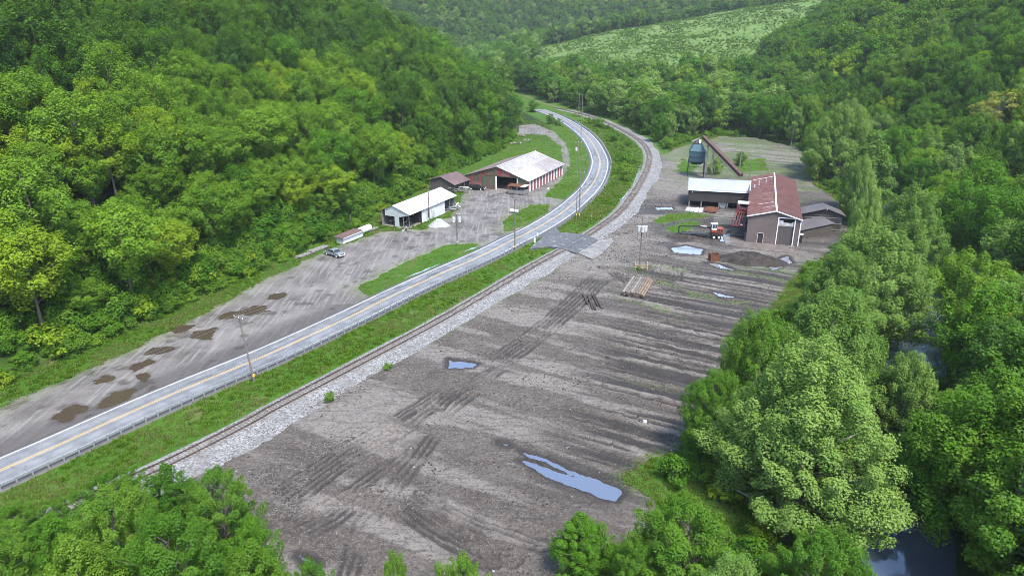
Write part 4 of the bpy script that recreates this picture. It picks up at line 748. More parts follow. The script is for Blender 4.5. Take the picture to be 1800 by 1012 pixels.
for i, (a, b) in enumerate((((1025, 519), (1033, 537)), ((1033, 521), (1042, 546)), ((1038, 530), (1047, 547)), ((1041, 520), (1051, 540)), ((1044, 519), (1058, 545)))):
    A = G(*a); B = G(*b); t = MB().beam((*A, .3), (*B, .32), .32, .28).build('old_tie', plain('old_tie', (.045, .035, .03), .9, .4, 3)); tag(t, '%s dark old railway tie of the five lying left of the log stack' % POLELAB[i], 'railway tie', 'old ties lying on the mud')
def barrier_fence(base):
    t = thing('pole_barrier', 'yellow wooden barrier fence around the transformer pole foot', 'barrier', (*base, .1), R(-8))
    for x_, y_ in ((-1.3, -.9), (1.5, -.9), (-1.3, 1.0), (1.5, 1.0)): MB().tube((x_, y_, -.1), (x_, y_, 1.25), .16, .16, 10).build('post', M['yellow_wood'], t)
    for z_ in (.5, 1.0): MB().box(-1.3, 1.5, -1.12, -1.04, z_, z_ + .14).build('board', M['yellow_wood'], t)
M['yellow_wood'] = plain('yellow_wood', (.33, .26, .13), .8, .25, 2); barrier_fence(G(1126, 472))
def rock(label, base, s, seed, mat='log_bark'):
    import bmesh
    bm = bmesh.new(); bmesh.ops.create_icosphere(bm, subdivisions=2, radius=1); rr = random.Random(seed)
    for v_ in bm.verts: v_.co *= rr.uniform(.75, 1.15); v_.co = Vector((v_.co.x * s, v_.co.y * s * .8, v_.co.z * s * .9))
    me = bpy.data.meshes.new('boulder'); bm.to_mesh(me); bm.free(); me.materials.append(M[mat]); return me
tag(link('boulder', rock('', 0, .7, 3), None, (*G(1186, 833), .4)), 'brown boulder in the grass under the riverside trees', 'boulder')
tag(link('boulder', rock('', 0, .35, 5, 'dirty_white'), None, (*G(1133, 743), .25)), 'small white stone lying on the mud rows', 'stone')
for (x_, y_), s_, l_ in (((918, 240), 2, 'yellow and black scrapped machine in the grass behind the barn'), ((906, 254), 4, 'white framed scrap in the grass behind the barn'), ((904, 226), 4, 'grey scrap metal at the wood edge by the gravel loop'), ((928, 248), 3, 'pale flat scrap boards right of the scrapped machine')):
    junk('scrap_heap', l_, 'scrap heap', (*G(x_, y_), Z0 if False else 0.02), 9, s_ * 1.2, x_, ['black_steel', 'dirty_white', 'wood_grey', 'yellow_wood'])
# debris sticks scattered on the mud: one uncountable mess of bark and splinters
rr = np.random.RandomState(3); b = MB(); tot = 0
YP = np.array(YARD)
while tot < 1900:
    if rr.rand() < .55: p = np.array(G(330 + 420 * rr.rand(), 650 + 260 * rr.rand()))
    else: p = np.array([rr.uniform(-45, 65), rr.uniform(58, 165)])
    if any(abs(p[0] - q[0][0]) < 25 and sdpoly(p[0], p[1], q) < .8 for q in PUD_YARD[:3]) or yard_sd(p[0], p[1]) > -.5 or fbm(p[0] / 7, p[1] / 7, 88, 3) < .42 + .2 * rr.rand(): continue
    a = rr.rand() * 6.28; l_ = .08 + .36 * rr.rand() ** 3; w_ = .025 + .035 * rr.rand(); d = np.array([math.cos(a), math.sin(a)]) * l_; e = np.array([-math.sin(a), math.cos(a)]) * w_
    z_ = .14 + .12 * rr.rand(); dz = rr.uniform(-.08, .12)
    b.hexa([(*(p - d - e), z_ - .2), (*(p - d + e), z_ - .2), (*(p + d + e), z_ - .2), (*(p + d - e), z_ - .2)], [(*(p - d - e), z_), (*(p - d + e), z_), (*(p + d + e), z_ + dz), (*(p + d - e), z_ + dz)]); tot += 1
tag(b.build('bark_debris', plain('chips', (.13, .122, .112), .9, .6, 1)), 'pale bark splinters and wood chips strewn over the mud', 'debris', kind='stuff')

# ------------------------------------------------------------------ utility poles, wires, signs
def pole(label, base, top_y=None, h=None, lean=0, arms=1, arm_rz=0, trafo=0, name='utility_pole', cat='utility pole', r=.16, yellow=True):
    h = h or height_at(base, top_y); t = thing(name, label, cat, (*base, 0), 0)
    MB().tube((0, 0, -.3), (lean, 0, h), r * 1.15, r * .75, 10).build('pole', M['wood_pole'], t)
    tips = [(base[0] + lean, base[1], h - .1)]
    for k_ in range(arms):
        z_ = h - .5 - 1.1 * k_; a = arm_rz; c, s = math.cos(a), math.sin(a); xl = lean * z_ / h
        MB().beam((xl - 1.25 * c, -.2 - 1.25 * s, z_), (xl + 1.25 * c, -.2 + 1.25 * s, z_), .1, .13).build('crossarm', M['wood_pole'], t)
        for q in (-1.1, 0, 1.1): MB().tube((xl + q * c, -.2 + q * s, z_ + .06), (xl + q * c, -.2 + q * s, z_ + .3), .06, .04, 8).build('insulator', M['rim'], t); tips.append((base[0] + xl + q * c, base[1] - .2 + q * s, z_ + .3))
    for q in range(trafo):
        a = [-.75, .75, 0][q]; MB().tube((a, -.45 if q < 2 else -.8, h * .72), (a, -.45 if q < 2 else -.8, h * .72 + 1.3), .42, .42, 14).build('transformer', M['dirty_white'], t)
    if yellow: MB().tube((0, 0, .9), (0, 0, 1.3), r * 1.22, r * 1.22, 10).build('marker_band', M['yellow_band'], t)
    return tips
M['yellow_band'] = plain('yellow_band', (.65, .45, .06), .6, .1, 1)
T = {}
T['near'] = pole('leaning utility pole standing at the guardrail of the near highway', G(447, 670), 553, lean=-1.0, arm_rz=R(-35))
T['verge'] = pole('utility pole with twin transformers on the grass verge below the white shed', G(804, 432), 373, arms=1, arm_rz=R(-35), trafo=2)
T['road'] = pole('utility pole at the guardrail end near the railway crossing', G(905, 440), 347, arms=1, arm_rz=R(-30))
T['shed'] = pole('bare dark pole standing against the white shed wall', G(755, 391), 325, arms=0, yellow=False)
T['bend'] = pole('tall pole on the grass triangle between highway and railway', G(1018, 383), 300, arms=1, arm_rz=R(-20))
pole('short guy stub beside the tall pole on the grass triangle', G(1013, 383), 335, arms=0, r=.13, name='pole_stub', cat='pole')
T['mid'] = pole('pole with one transformer inside the highway bend', G(1015, 307), 248, arms=1, trafo=1, arm_rz=R(10), yellow=False)
T['far'] = pole('slender pole inside the far part of the highway bend', G(1021, 248), 196, arms=1, arm_rz=R(20), yellow=False)
T['end1'] = pole('left pole of the far pair before the woods', G(1017, 206), 163, arms=1, arm_rz=R(5), yellow=False); T['end2'] = pole('right pole of the far pair before the woods', G(1023, 207), 164, arms=0, yellow=False)
T['mill'] = pole('pale utility pole with white transformers inside the yellow barrier', G(1124, 470), 380, arms=1, arm_rz=R(20), trafo=3, yellow=False)
pole('thin grey pole at the wood edge behind the low white shed', G(618, 404), 378, arms=0, r=.1, yellow=False)
pole('thin pole in the clearing behind the arched hall', G(1317, 312), 283, arms=0, r=.1, yellow=False); pole('ivy dark post in the clearing behind the arched hall', G(1300, 293), 268, arms=0, r=.3, yellow=False)
M['wire'] = plain('wire', (.22, .22, .22), .6, .1, 1)
def wire(a, b, label, sag=.03, r=.010):
    a = Vector(a); b = Vector(b); n = 24; L_ = (b - a).length; bm = MB(); pts = [a.lerp(b, i / n) + Vector((0, 0, -4 * sag * L_ * (i / n) * (1 - i / n))) for i in range(n + 1)]
    for p, q in zip(pts[:-1], pts[1:]): bm.tube(p, q, r, r, 5)
    return tag(bm.build('overhead_wire', M['wire']), label, 'wire', 'overhead wires along the highway')
off = (-95, 30, 12.5)
for i in range(1, 4):
    wire(T['near'][i], (T['near'][i][0] - 47, T['near'][i][1] - 60, 12), 'thin overhead wire running from the leaning pole over the near gravel strip', .02); wire(T['near'][i], T['road'][i], 'thin overhead wire between the leaning pole and the crossing pole', .02)
    wire(T['road'][i], T['bend'][i], 'thin overhead wire from the crossing pole to the triangle pole', .02); wire(T['bend'][i], T['mid'][i], 'thin overhead wire from the triangle pole to the bend transformer pole', .02); wire(T['mid'][i], T['far'][i], 'thin overhead wire between the two poles inside the bend', .02); wire(T['far'][i], T['end1'][i], 'thin overhead wire from the bend to the far pole pair', .02)
wire(T['road'][0], T['verge'][0], 'thin overhead wire from the crossing pole to the twin transformer pole', .02); wire(T['verge'][0], T['shed'][0], 'thin overhead wire from the twin transformer pole to the shed pole', .02); wire(T['bend'][0], T['mill'][0], 'thin overhead wire from the triangle pole to the mill transformer pole', .02)
def post_sign(name, label, cat, base, h, pw, ph, mat, rz=0, post='steel'):
    t = thing(name, label, cat, (*base, .1), rz); MB().tube((0, 0, -.2), (0, 0, h), .06, .06, 8).build('post', M[post], t); MB().box(-pw / 2, pw / 2, -.10, -.062, h - ph, h).build('panel', M[mat], t); return t
post_sign('road_sign', 'white upright marker sign at the crossing corner', 'sign', G(940, 431), 2.0, .5, 1.4, 'white_paint', R(-25)); post_sign('road_sign', 'second white marker sign nearer the highway at the crossing', 'sign', G(945, 421), 1.8, .45, .9, 'white_paint', R(-25)); post_sign('road_sign', 'small white sign on the grass beside the barn lane', 'sign', G(964, 338), 1.6, .7, .7, 'white_paint', R(-25)); post_sign('marker_post', 'thin yellow marker post on the grass triangle', 'marker post', G(1040, 390), 2.4, .12, 1.0, 'yellow_band', R(-20))
pt_ = thing('propane_tank', 'white propane tank on the small grass island by the barn', 'propane tank', (*G(904, 375), 0), R(-20)); MB().tube((-1.2, 0, .8), (1.2, 0, .8), .5, .5, 16).build('tank_body', M['white_paint'], pt_); MB().box(-.8, -.6, -.3, .3, 0, .4).build('foot', M['steel'], pt_); MB().box(.6, .8, -.3, .3, 0, .4).build('foot', M['steel'], pt_)

#VEGETATION
# ------------------------------------------------------------------ trees
def crown_mesh(name, seed, H, Rr, base, shape, ncl, nleaf, ls, mat, flat=.75, clr=(.20, .34), plume=.6):
    rs = np.random.RandomState(seed)
    def prof(t):
        if shape == 'round': return np.sqrt(np.clip(1 - (2 * t - .86) ** 2 / 1.30, .02, 1))
        if shape == 'dome': return np.clip((1 - t) ** .55 * np.clip(.62 + t * 1.9, 0, 1) * 1.02, .04, 1)
        if shape == 'cone': return np.clip((1 - t) ** .62 * 1.05 * np.clip(.45 + t * 3, 0, 1), .03, 1)
        if shape == 'oval': return np.sqrt(np.clip(1 - (2 * t - .9) ** 2 / 1.25, .02, 1)) ** 1.2
        return np.clip(.35 + t * 1.3, 0, 1) * np.sqrt(np.clip(1 - np.clip(t - .55, 0, 1) ** 2 / .235, .03, 1))   # spreading
    t = rs.rand(ncl * 6) ** .8; a = rs.rand(ncl * 6) * 6.283; rf = np.sqrt(rs.uniform(.12, 1.12, ncl * 6))
    r = prof(t) * Rr * rf * .84; zc = H * (base + (1 - base) * t * .93)
    lob = 1 + .22 * np.sin(a * 2 + seed) + .14 * np.sin(a * 5 + seed * 2.1)
    C = np.stack([np.cos(a) * r * lob, np.sin(a) * r * lob, zc], 1); keep = []
    md = Rr * (.27 if ncl < 100 else .17)
    for i in range(len(C)):
        if all(np.sum((C[i] - C[j]) ** 2) > md * md for j in keep): keep.append(i)
        if len(keep) >= ncl: break
    C = C[keep]; n = len(C); rc = Rr * rs.uniform(clr[0], clr[1], n)
    wgt = rc ** 2; ci = rs.choice(n, nleaf, p=wgt / wgt.sum())
    d = rs.normal(size=(nleaf, 3)); d[:, 2] = d[:, 2] * .8 + .38; d /= np.linalg.norm(d, axis=1)[:, None]
    rad = rc[ci] * (rs.uniform(.25, 1.0, nleaf) ** .45) * (1 + .3 * rs.rand(nleaf) ** 4)
    q3 = d * rad[:, None] * np.array([1, 1, flat]); ca = C - np.array([0, 0, H * base * .8]); ca = ca * np.array([.75, .75, .9]) + np.array([0, 0, Rr * .6]) + rs.normal(size=(n, 3)) * Rr * .32; ca /= np.linalg.norm(ca, axis=1)[:, None] + 1e-6
    al = np.sum(q3 * ca[ci], 1)[:, None]; q3 = q3 * (1 - .28 * plume) + ca[ci] * al * 1.0 * plume; P = C[ci] + q3
    cen = np.array([0, 0, H * (base + (1 - base) * .45)]); out = (P - cen); out /= np.linalg.norm(out, axis=1)[:, None] + 1e-6
    N = d * .45 + out * .35 + np.array([0, 0, .55]) + rs.normal(size=(nleaf, 3)) * .42; N /= np.linalg.norm(N, axis=1)[:, None]
    A = np.cross(N, rs.normal(size=(nleaf, 3))); A /= np.linalg.norm(A, axis=1)[:, None]; B = np.cross(N, A)
    s = ls * rs.uniform(.6, 1.25, nleaf)[:, None]
    V = np.stack([P - A * s * .55, P + B * s * .36 - N * s * .06, P + A * s * .6, P - B * s * .36 - N * s * .06], 1).reshape(-1, 3)
    F = np.arange(nleaf * 4).reshape(-1, 4); tint = np.repeat(np.clip(.5 + .28 * rs.normal(size=n)[ci] + .22 * rs.normal(size=nleaf), 0, 1), 4)
    return npmesh(name, V, F, mat, False, attrs={'leaf_tint': tint}), C, rc
def trunk_mesh(name, seed, H, Rr, base, C, mat, r0, nb=14):
    rs = random.Random(seed); b = MB(); ax = [Vector((0, 0, -.6))]; n = 6
    for i in range(1, n + 1): f = i / n; ax.append(Vector((rs.gauss(0, .05) * Rr * f, rs.gauss(0, .05) * Rr * f, H * .86 * f)))
    rad = lambda f: r0 * (1.15 - f) if f > .08 else r0 * 1.35
    for i in range(n): b.tube(ax[i], ax[i + 1], rad(i / n), rad((i + 1) / n), 7)
    idx = list(range(len(C))); rs.shuffle(idx)
    for j in idx[:nb]:
        c = Vector(C[j]); z = max(H * base * .7, c.z - (c.x ** 2 + c.y ** 2) ** .5 * .75); z = min(z, H * .8); f = z / (H * .86); k_ = min(n - 1, int(f * n)); s = ax[k_].lerp(ax[k_ + 1], f * n - k_)
        mid = s.lerp(c, .5) + Vector((rs.gauss(0, .06) * Rr, rs.gauss(0, .06) * Rr, Rr * .04)); rb = max(.05, rad(f) * .5)
        b.tube(s, mid, rb, rb * .65, 5); b.tube(mid, c, rb * .65, rb * .2, 5)
    me = bpy.data.meshes.new(name); me.from_pydata(b.v, [], b.f); me.materials.append(mat); return me
PROTO = {}
def proto(key, seed, H, Rr, base, shape, ncl, nleaf, ls, leaf, bark='bark', r0=.25, nb=14, **kw):
    cm, C, rc = crown_mesh('crown', seed, H, Rr, base, shape, ncl, nleaf, ls, M[leaf], **kw); tm = trunk_mesh('trunk', seed, H, Rr, base, C, M[bark], r0, nb)
    PROTO[key] = (cm, tm, H, Rr); return key
# middle distance kinds (height 15-20 m, crown radius about 5 m)
MIDS = {'lime': [], 'mid': [], 'dark': [], 'pale': [], 'yellow': []}
for i, (kd, sh_, base_, H_) in enumerate([('lime', 'spread', .30, 15), ('lime', 'round', .22, 16), ('lime', 'spread', .38, 17), ('mid', 'round', .2, 17), ('mid', 'oval', .18, 18), ('mid', 'round', .25, 16), ('mid', 'spread', .3, 18), ('dark', 'round', .2, 18), ('dark', 'oval', .15, 19), ('dark', 'round', .25, 17), ('pale', 'oval', .16, 19), ('pale', 'round', .2, 17), ('yellow', 'spread', .4, 14)]):
    MIDS[kd].append(proto('m%d' % i, 100 + i, H_, 5.2 if sh_ != 'oval' else 4.4, base_, sh_, 66 if kd != 'yellow' else 26, 11000 if kd != 'yellow' else 2600, .33, 'leaf_' + kd, 'bark_pale' if kd in ('pale', 'yellow') else 'bark', .22, 16, clr=(.16, .28), flat=.8 if kd == 'lime' else .9, plume=.75))
FARS = {}
for i, kd in enumerate(['lime', 'mid', 'dark', 'pale', 'mid', 'dark']):
    FARS.setdefault(kd, []).append(proto('f%d' % i, 300 + i, 17, 5.2, .18, 'round' if i % 2 else 'oval', 40, 3000, .62, 'leaf_' + kd, 'bark', .2, 8, clr=(.22, .36)))
# near, large kinds
proto('syc', 501, 22, 8.5, .06, 'dome', 300, 105000, .215, 'leaf_pale', 'bark_pale', .38, 50, clr=(.08, .17), flat=.95, plume=.9)
proto('syc2', 502, 20, 7.5, .08, 'dome', 230, 76000, .225, 'leaf_pale', 'bark_pale', .34, 40, clr=(.09, .18), flat=.95, plume=.9)
proto('near_lime', 503, 14, 5.6, .10, 'round', 130, 40000, .19, 'leaf_bush', 'bark', .2, 40, clr=(.08, .21), flat=.7, plume=1.1)
proto('near_mid', 504, 14, 5.2, .08, 'dome', 130, 38000, .19, 'leaf_mid', 'bark', .2, 40, clr=(.08, .21), flat=.7, plume=1.2)
proto('near_green', 505, 20, 7.5, .12, 'round', 200, 70000, .23, 'leaf_bush', 'bark_pale', .3, 40, clr=(.09, .19), flat=.9, plume=.9)
proto('cone', 506, 22, 6.0, .08, 'cone', 120, 20000, .38, 'leaf_pale', 'bark_pale', .3, 26, clr=(.15, .26))
proto('sparse', 507, 16, 6.5, .3, 'spread', 46, 4200, .42, 'leaf_yellow', 'bark_pale', .26, 40, clr=(.12, .2), flat=.5)
proto('bush', 510, 2.6, 1.7, .02, 'round', 18, 1500, .24, 'leaf_bush', 'bark', .05, 8, clr=(.28, .45)); proto('bush2', 511, 3.4, 2.0, .02, 'oval', 20, 1700, .26, 'leaf_mid', 'bark', .06, 8, clr=(.26, .42)); proto('bush3', 512, 2.0, 1.9, .02, 'spread', 16, 1300, .24, 'leaf_lime', 'bark', .05, 6, clr=(.28, .42))
GZ = lambda x, y: float(ground_z(np.array([x]), np.array([y]))[0])
TAKEN = []
def tree(name, key, base, H=None, Rr=None, rz=0.0, label='', cat='tree', group=None, z=None):
    cm, tm, H0, R0 = PROTO[key]; z = GZ(*base) if z is None else z
    o = thing(name, label, cat, (*base, z), rz, group); s = (H or H0) / H0; q = (Rr or R0 * s) / R0; o.scale = (q, q, s)
    link('trunk', tm, o); link('crown', cm, o); TAKEN.append((base[0], base[1], (Rr or R0 * s))); return o
def special(name, key, basepx, top_y, wpx, label, cat='tree', group=None, rz=0):
    b = G(*basepx); return tree(name, key, b, height_at(b, top_y), wpx * mpp(b) * .5 * .94, rz, label, cat, group)
special('sycamore_tree', 'syc', (1398, 905), 598, 375, 'tallest pale leaved sycamore on the creek bank, standing at the front of the row', rz=.4)
special('sycamore_tree', 'syc2', (1440, 735), 498, 235, 'pale sycamore directly behind the tallest one at the yard edge', rz=2.1)
special('sycamore_tree', 'syc2', (1578, 760), 572, 165, 'round crowned sycamore on the creek bank right of the tallest one', rz=4)
special('broadleaf_tree', 'near_green', (1245, 800), 650, 130, 'darker green tree left of the tallest sycamore reaching over the mud', rz=1)
special('broadleaf_tree', 'near_green', (1318, 740), 545, 140, 'mid green tree between the mud rows and the pale sycamores', rz=2.5)
special('sycamore_tree', 'syc2', (1462, 598), 432, 165, 'pale sycamore at the yard edge below the dark sawdust pile', rz=.8)
special('sycamore_tree', 'syc', (1505, 492), 318, 110, 'slim pale sycamore directly right of the pent roofed shed', rz=2.6)
special('sycamore_tree', 'syc2', (1500, 392), 268, 80, 'pale tree rising right behind the gabled plank shed', rz=3.7)
special('sycamore_tree', 'syc2', (1512, 590), 390, 235, 'broad yellowish sycamore beyond the pale ones, above the creek bend', rz=1.3)
special('sycamore_tree', 'syc', (1575, 500), 312, 195, 'pale bright sycamore right of the mill outbuildings', rz=3.3)
special('sycamore_tree', 'cone', (1512, 372), 226, 105, 'narrow pointed pale tree behind the mill outbuildings', rz=.3)
special('sycamore_tree', 'syc2', (1470, 318), 172, 135, 'tall pale tree behind the pointed one beside the clearing', rz=5)
special('broadleaf_tree', 'near_green', (1438, 300), 205, 80, 'greener tree at the right edge of the clearing behind the mill', rz=.9)
special('sycamore_tree', 'syc2', (1640, 420), 322, 90, 'small pale sycamore right of the bright one above the creek', rz=2)
special('broadleaf_tree', 'near_green', (1748, 1000), 672, 385, 'large bright green tree with pale trunk at the lower right corner', rz=2.2)
special('broadleaf_tree', 'near_green', (1690, 800), 660, 150, 'bright green tree on the right creek bank behind the corner tree', rz=.2)
special('broadleaf_tree', 'near_green', (1668, 880), 745, 150, 'low green tree overhanging the right bank of the creek', rz=1.7)
special('broadleaf_tree', 'near_green', (1600, 690), 598, 110, 'small green tree closing over the creek behind the round sycamore', rz=.7)
special('broadleaf_tree', 'near_green', (1540, 850), 740, 130, 'low leafy tree under the right side of the tallest sycamore', rz=2.7)
special('broadleaf_tree', 'sparse', (1758, 690), 556, 150, 'sparse yellowish tree with bare pale limbs on the right creek bank', rz=1)
special('broadleaf_tree', 'sparse', (1728, 330), 222, 110, 'sparse yellow green tree on the right slope with bare limbs', rz=2)
special('feathery_tree', 'near_mid', (1020, 1010), 898, 138, 'small feathery tree at the bottom edge of the mud yard', rz=.3)
special('bright_tree', 'near_lime', (1195, 1075), 886, 235, 'bright lime tree at the bottom right of the mud yard', rz=1.2)
special('pale_tree', 'syc2', (1265, 1190), 968, 190, 'pale crown poking up at the bottom edge in front of the lime tree', rz=2.2)
special('bright_tree', 'near_lime', (1420, 1100), 935, 200, 'bright lime tree below the tallest sycamore at the bottom edge', rz=3)
special('bright_tree', 'near_lime', (1110, 1090), 955, 120, 'lime sapling between the feathery tree and the lime tree', rz=4)
special('bright_tree', 'near_lime', (700, 1110), 965, 60, 'slim lime treetop at the bottom edge of the churned mud', rz=4)
special('bright_tree', 'near_lime', (815, 1130), 980, 120, 'wide lime treetop low at the bottom edge of the churned mud', rz=5)
NL = [((405, 985), 828, 160, 'near_lime', 'bright lime tree at the right end of the near left thicket'), ((320, 955), 812, 150, 'near_mid', 'mid green tree over the railway in the near left thicket'), ((230, 1040), 855, 170, 'near_lime', 'lime green tree in the middle of the near left thicket'), ((455, 1050), 905, 130, 'near_mid', 'mid green tree at the mud edge of the near left thicket'), ((330, 1120), 905, 220, 'near_lime', 'big lime tree at the front of the near left thicket'), ((120, 1050), 905, 190, 'near_mid', 'mid green tree in the left part of the near left thicket'), ((40, 980), 890, 140, 'near_lime', 'lime tree at the picture corner of the near left thicket'), ((470, 1140), 950, 190, 'near_mid', 'dark green tree at the bottom front of the near left thicket'), ((180, 1180), 945, 230, 'near_mid', 'wide mid green tree at the bottom left front'), ((20, 1120), 930, 200, 'near_lime', 'pale lime tree at the very bottom left corner'), ((560, 1130), 985, 100, 'near_lime', 'small lime treetop right of the near left thicket'), ((150, 955), 868, 110, 'near_lime', 'small lime tree by the grass verge of the near left thicket'), ((215, 915), 825, 110, 'near_lime', 'small sapling leaning over the grass verge near the guardrail')]
for b_, ty, wp_, key, lab in NL: special('thicket_tree', key, b_, ty, wp_, lab, 'tree', 'near left thicket', random.uniform(0, 6))

# ---- the woods: sampled spots on the slopes and round the valley floor
rs = np.random.RandomState(11)
def poisson(x0, x1, y0, y1, sp):
    X, Y = np.meshgrid(np.arange(x0, x1, sp), np.arange(y0, y1, sp)); X = X + (np.arange(X.shape[0]) % 2)[:, None] * sp * .5
    return (X + rs.uniform(-.36, .36, X.shape) * sp).ravel(), (Y + rs.uniform(-.36, .36, Y.shape) * sp).ravel()
xa, ya = poisson(-330, 420, 20, 560, 8.4); xb, yb = poisson(-420, 700, 560, 1000, 8.6); xc, yc = poisson(-600, 1100, 1000, 1750, 10.5)
TX = np.concatenate([xa, xb, xc]); TY = np.concatenate([ya, yb, yc])
RDl = [tuple(p) for p in ROAD[::6]]; RLl = [tuple(p) for p in RAIL[::6]]
l_ = dL(TX, TY); r_ = dR(TX, TY); c_ = -pline(TX, TY, CREEK)[0]     # c_ > 0: right of the creek
rdd = np.abs(pline(TX, TY, RDl)[0]); rld = pline(TX, TY, RLl)[0]
ys_ = sdpoly(TX, TY, YARD); ls_ = sdpoly(TX, TY, LOT); me_ = sdpoly(TX, TY, MEADOW) + 10 * (fbm(TX / 25, TY / 25, 2) - .5)
back = (TY > 290) & (rld < -9) & (ys_ > 5) & (TX > 20)
ok = (l_ > 3.2) | ((r_ > -24) & (c_ > 4.6)) | back | (TY > 520)
ok &= (rdd > 11) & (np.abs(rld) > 9) & (ys_ > 4) & (ls_ > 3.5) & (np.abs(c_) > 4.6) & (me_ > 0)
ok &= ~((TY < 470) & (l_ < 4.5) & (rld > -9))       # keep the open floor between hill and railway clear
TX, TY, l_, r_, c_ = TX[ok], TY[ok], l_[ok], r_[ok], c_[ok]
TZ = ground_z(TX, TY)
# which can be seen (with a margin to each side)
dep = TY * math.cos(PITCH) - (TZ + 10 - CAM_H) * math.sin(PITCH); up = TY * math.sin(PITCH) + (TZ + 10 - CAM_H) * math.cos(PITCH)
px = 900 + FPX * TX / dep; py = 506 - FPX * up / dep; marg = 12 * FPX / dep
vis = (dep > 5) & (px > -160 - marg) & (px < 1960 + marg) & (py > -60 - marg) & (py < 1100 + marg)
for f_ in np.linspace(.12, .96, 46):
    xs_, ys2 = TX * f_, TY * f_; zs = CAM_H + (TZ + 21 - CAM_H) * f_; vis &= ~((hill(xs_, ys2) + np.where(hill(xs_, ys2) > 3, 6, 0) > zs) & (np.hypot(TX - xs_, TY - ys2) > 14))
for (bx_, by_, br_) in TAKEN: vis &= np.hypot(TX - bx_, TY - by_) > br_ * .75
TX, TY, TZ, l_, r_, c_, dep, px, py = [q[vis] for q in (TX, TY, TZ, l_, r_, c_, dep, px, py)]
n_ = len(TX); nz = fbm(TX / 28, TY / 28, 201, 3); nz2 = vnoise(TX * .9, TY * .9, 205)
kind = np.where(nz + .3 * (nz2 - .5) > .54, 'mid', 'dark').astype(object)
onleft = (l_ > 0) & (TY < 560)
kind[onleft & (l_ < 52) & (nz2 > .22) & (TY < 260)] = 'lime'; kind[onleft & (l_ < 52) & (TY >= 260) & (nz2 > .7)] = 'lime'; kind[onleft & (l_ >= 52) & (nz2 > .9)] = 'lime'
kind[onleft & (l_ < 40) & (TY < 260) & (nz2 <= .22)] = 'mid'
rt = (r_ > -14) & (TY < 640); kind[rt & (nz + .8 * (nz2 - .5) > .42)] = 'mid'; kind[rt & (nz2 > .74)] = 'lime'; kind[rt & (nz2 < .12)] = 'pale'; kind[rt & (r_ < 14) & (nz2 >= .5) & (nz2 < .74)] = 'dark'
rest = ~onleft & (r_ < 0) & (TY < 620); kind[rest & (nz2 > .66)] = 'pale'; kind[rest & (nz2 <= .66) & (nz2 > .25)] = 'mid'; kind[rest & (nz2 > .45) & (nz2 < .52)] = 'lime'
kind[(TY >= 620) & (nz2 > .72)] = 'pale'; kind[(TY >= 620) & (nz2 < .3)] = 'mid'
hs = .70 + .62 * vnoise(TX * .37, TY * .37, 211) + .15 * rs.normal(size=n_); hs = np.clip(hs, .6, 1.5); hs[onleft & (l_ < 14)] *= .92
size = 5.2 * hs / dep; order_ = np.argsort(-size * ((px > -40) & (px < 1840) & (py < 1060))); NIND = 236
lab_where = lambda i: ('left hillside', 'trees on the left hillside') if onleft[i] else (('right hillside beyond the creek', 'trees on the right hillside') if r_[i] > -14 and TY[i] < 620 else ('valley floor behind the sawmill', 'trees on the valley floor'))
KW = {'lime': 'light lime green', 'mid': 'mid green', 'dark': 'dark green', 'pale': 'pale grey green', 'yellow': 'yellowish'}
indiv = set(int(i) for i in order_[:NIND])
for i in order_[:NIND]:
    kd = kind[i]; key = MIDS[kd][int(rs.randint(len(MIDS[kd])))]; cm, tm, H0, R0 = PROTO[key]; wh, gr_ = lab_where(i)
    near = 'low at the foot of the' if (onleft[i] and l_[i] < 25) else ('high up the' if onleft[i] and l_[i] > 70 else 'on the')
    o = thing('broadleaf_tree', '%s leafy tree %s %s' % (KW[kd], near, wh), 'tree', (TX[i], TY[i], TZ[i] - .2), rs.rand() * 6.28, '%s %s' % (KW[kd], gr_) if near == 'on the' else '%s %s, %s' % (KW[kd], gr_, 'at its foot' if 'low' in near else 'high up'))
    q = hs[i] * rs.uniform(1.0, 1.22) * (1.18 if (onleft[i] and l_[i] < 24) else 1); o.scale = (q, q * rs.uniform(.92, 1.08), hs[i]); link('trunk', tm, o); link('crown', cm, o)
